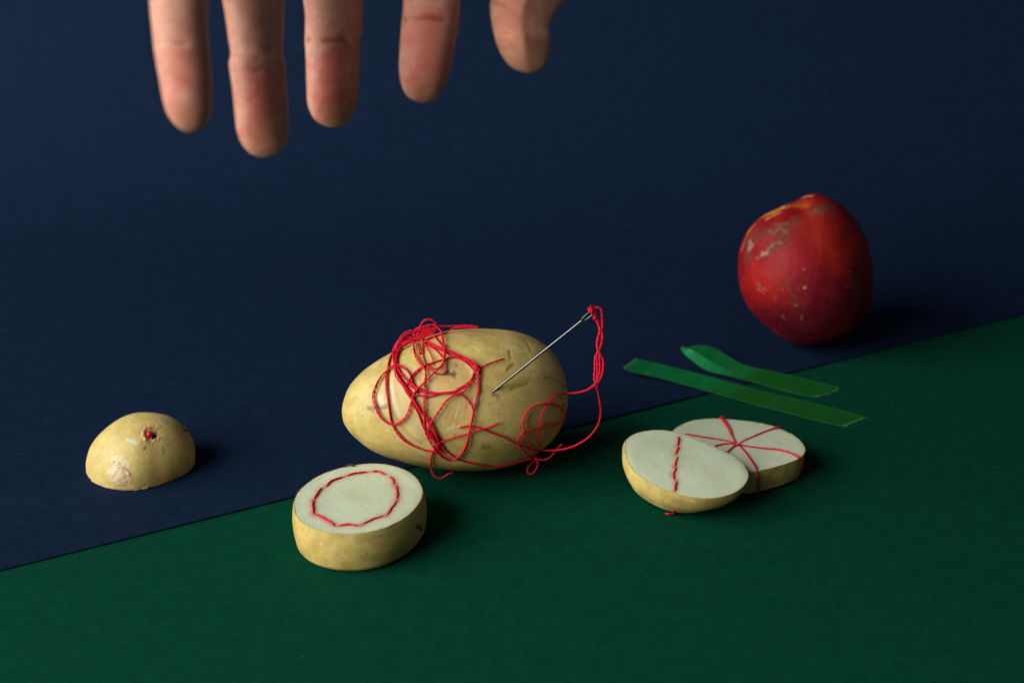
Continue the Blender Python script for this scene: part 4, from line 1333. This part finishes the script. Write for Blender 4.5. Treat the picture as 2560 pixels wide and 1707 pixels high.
pinky = Finger(H1([(92, 0), (130, 400), (150, 560), (190, 780), (220, 950), (262, 1080), (330, 1175), (400, 1225), (455, 1245)]),
               H1([(630, 0), (630, 300), (645, 450), (660, 650), (670, 850), (668, 1000), (640, 1115), (580, 1200), (520, 1236), (475, 1245)]),
               [(575, -620, 88), (540, -480, 80), (480, -260, 78), (455, -110, 74)], 1245 / 3.7333)
ring_ = Finger(H1([(772, 0), (800, 150), (835, 400), (852, 500), (850, 545), (834, 590), (840, 650), (868, 850), (890, 1080), (908, 1230), (950, 1345), (1030, 1435), (1130, 1475)]),
               H1([(1345, 0), (1338, 250), (1328, 470), (1335, 520), (1352, 575), (1356, 650), (1365, 850), (1385, 1080), (1385, 1240), (1350, 1360), (1270, 1445), (1150, 1475)]),
               [(705, -600, 96), (690, -480, 88), (650, -260, 86), (632, -120, 80)], 1475 / 3.7333)
middle = Finger(H1([(1525, 0), (1545, 180), (1540, 370), (1546, 470), (1550, 560), (1556, 800), (1562, 950), (1595, 1065), (1660, 1145), (1780, 1198)]),
                H1([(2085, 0), (2075, 250), (2052, 400), (2048, 560), (2040, 800), (2025, 950), (1995, 1060), (1930, 1145), (1820, 1198)]),
                [(860, -600, 98), (850, -480, 90), (840, -260, 86), (832, -120, 80)], 1198 / 3.7333)
index = Finger(H2([(405, 0), (400, 120), (393, 185), (385, 260), (370, 480), (365, 640), (377, 760), (405, 850), (452, 912), (515, 950), (585, 966)]),
               H2([(938, 0), (934, 150), (926, 200), (905, 330), (870, 540), (835, 700), (802, 800), (760, 872), (705, 925), (655, 955), (600, 966)]),
               [(1000, -600, 98), (1020, -480, 90), (1060, -260, 84), (1075, -120, 76)], 966 / 3.7333, dz=lambda y: -0.040 * max(0, min(1, (y + 600) / 500)))
thumb = Finger(H2([(1215, 0), (1208, 80), (1230, 230), (1262, 370), (1312, 500), (1372, 590), (1450, 655), (1550, 690)]),
               H2([(1935, 0), (1860, 80), (1800, 180), (1772, 255), (1782, 345), (1776, 480), (1755, 570), (1720, 630), (1650, 675), (1570, 690)]),
               [(1150, -820, 125), (1230, -640, 118), (1330, -420, 108), (1365, -220, 98), (1345, -90, 97)], 690 / 3.7333, 0.86, dz=lambda y: -0.010 - 0.066 * max(0, min(1, (y + 500) / 600)), facet=0.85)
palm = []
th = np.linspace(0, 2 * math.pi, 48, endpoint=False)
prof = catmull([(800, -470, 250, 90), (800, -540, 320, 118), (805, -640, 355, 135), (830, -800, 380, 160), (850, -980, 375, 170), (850, -1150, 320, 165), (845, -1300, 260, 155), (845, -1450, 230, 150), (850, -1700, 240, 165), (855, -2000, 270, 190)], 8)
for x, y, w, d in prof:
    palm.append(np.array([at_depth(x + w * math.cos(a), y, hdep(x + w * math.cos(a)) + 0.001 + d * math.sin(a) * PX) for a in th]))
pv = np.vstack(palm); pf = grid_faces(len(prof), 48)
pf.append(tuple(reversed(range(48)))); pf.append(tuple((len(prof) - 1) * 48 + j for j in range(48)))
v, f = join_geo([g.geo() for g in (pinky, ring_, middle, index, thumb)] + [(pv, pf)])
tmp = mesh("hand_base", v, f)
rm = tmp.modifiers.new("remesh", 'REMESH'); rm.mode = 'VOXEL'; rm.voxel_size = 0.0008
sm = tmp.modifiers.new("smooth", 'SMOOTH'); sm.factor = 0.5; sm.iterations = 3
dg = bpy.context.evaluated_depsgraph_get()
hm = bpy.data.meshes.new_from_object(tmp.evaluated_get(dg))
bpy.data.objects.remove(tmp)
hm.name = "hand"
hm.materials.clear(); hm.materials.append(M_HAND)
hm.polygons.foreach_set("use_smooth", [True] * len(hm.polygons))
hand = bpy.data.objects.new("hand", hm)
COL.objects.link(hand)
bv = bvh_of(hm)
PR = (0.58, 0.125, 0.100); CR = (0.34, 0.10, 0.06); LT = (0.62, 0.42, 0.33)
marks = [
    (H1([(420, 560), (450, 700), (400, 850)]), 0.0050, 0, PR, 0.50, 0.9), (H1([(450, 1060)]), 0.0040, 0, (0.56, 0.23, 0.13), 0.65, 0.4), (H1([(430, 900)]), 0.0022, 0.0002, LT, 0.5, 0.4),  # orange tip marks here and below: warm bounced light painted into the skin
    (H1([(1130, 760), (1150, 950), (1130, 1120)]), 0.0052, 0, PR, 0.68, 0.9), (H1([(1130, 1320)]), 0.0045, 0, (0.58, 0.23, 0.12), 0.75, 0.4),
    (H1([(1800, 560), (1790, 760), (1800, 900)]), 0.0054, 0, (0.57, 0.125, 0.095), 0.75, 0.9), (H1([(1780, 1080)]), 0.0042, 0, (0.58, 0.23, 0.12), 0.75, 0.4),
    (H2([(620, 260), (640, 440), (600, 620)]), 0.0056, 0, (0.60, 0.13, 0.105), 0.8, 0.9), (H2([(520, 560)]), 0.0018, 0, LT, 0.4, 0.5), (H2([(580, 850)]), 0.0038, 0, (0.58, 0.22, 0.13), 0.75, 0.4),
    (H2([(1500, 80), (1500, 300), (1520, 480)]), 0.0095, 0, (0.60, 0.27, 0.16), 0.6, 0.4), (H2([(500, 120), (640, 440), (620, 760)]), 0.0075, 0, (0.60, 0.24, 0.16), 0.5, 0.5),
    (H2([(1340, 160)]), 0.0035, 0, (0.60, 0.21, 0.15), 0.6, 0.4),
    (H1([(160, 395), (380, 410), (620, 395)]), 0.00065, -0.00045, CR, 0.55, 0.3), (H1([(200, 440), (480, 450)]), 0.0012, 0.0003, LT, 0.35, 0.4),
    (H1([(860, 655), (1100, 668), (1340, 650)]), 0.00075, -0.00050, CR, 0.55, 0.3), (H1([(880, 560), (960, 590)]), 0.0012, 0.0002, LT, 0.4, 0.4), (H1([(870, 530), (1100, 545), (1330, 520)]), 0.0007, -0.0003, CR, 0.3, 0.3),
    (H1([(1560, 375), (1750, 385), (1900, 390), (2050, 385)]), 0.00070, -0.00045, CR, 0.75, 0.3), (H1([(1620, 430), (1760, 450)]), 0.0014, 0.0002, LT, 0.4, 0.5),
    (H2([(410, 180), (560, 178), (650, 165), (760, 188), (920, 190)]), 0.00070, -0.00050, CR, 0.85, 0.3),
    (H2([(1250, 20), (1360, 60)]), 0.0008, -0.0004, CR, 0.5, 0.3),
]
apply_marks(hm, bv, marks, 7.0)
for fg, a0, ya, yb in ((pinky, math.pi / 2, 215, 322), (ring_, math.pi / 2, 265, 382), (middle, math.pi / 2, 200, 310), (index, math.pi / 2, 150, 248), (thumb, 1.25, 62, 140)):
    v, f = fg.nail(a0, ya, yb)
    o = mesh("fingernail", v, f, M_NAIL, hand)
    o.modifiers.new("thickness", 'SOLIDIFY').thickness = 0.0004
tag(hand, "bare hand reaching down from above, palm side and thumb in view", "hand")

# ------------------------------------------------------------------ lint on the papers
geo = []
spots = [(1423, 1089), (1505, 1092), (1423, 1150), (2232, 1007), (760, 1640)]
for x, y in spots:
    z = SHEET + 0.0003 if y > 1425 - 0.2496 * x else NAVY + 0.0003
    q = on_z(x, y, z); a = random.random() * 3.14; l = random.uniform(0.0002, 0.0004)
    d = np.array([math.cos(a), math.sin(a), 0]) * l
    geo.append(strand_geo(catmull([q - d, q + np.array([0, 0, 0.0002]), q + d], 4), random.uniform(0.00007, 0.00013), sides=4, step=0.0002))
v, f = join_geo(geo)
tag(mesh("lint", v, f, M_LINT), "tiny pale lint specks scattered on the papers", kind="stuff")
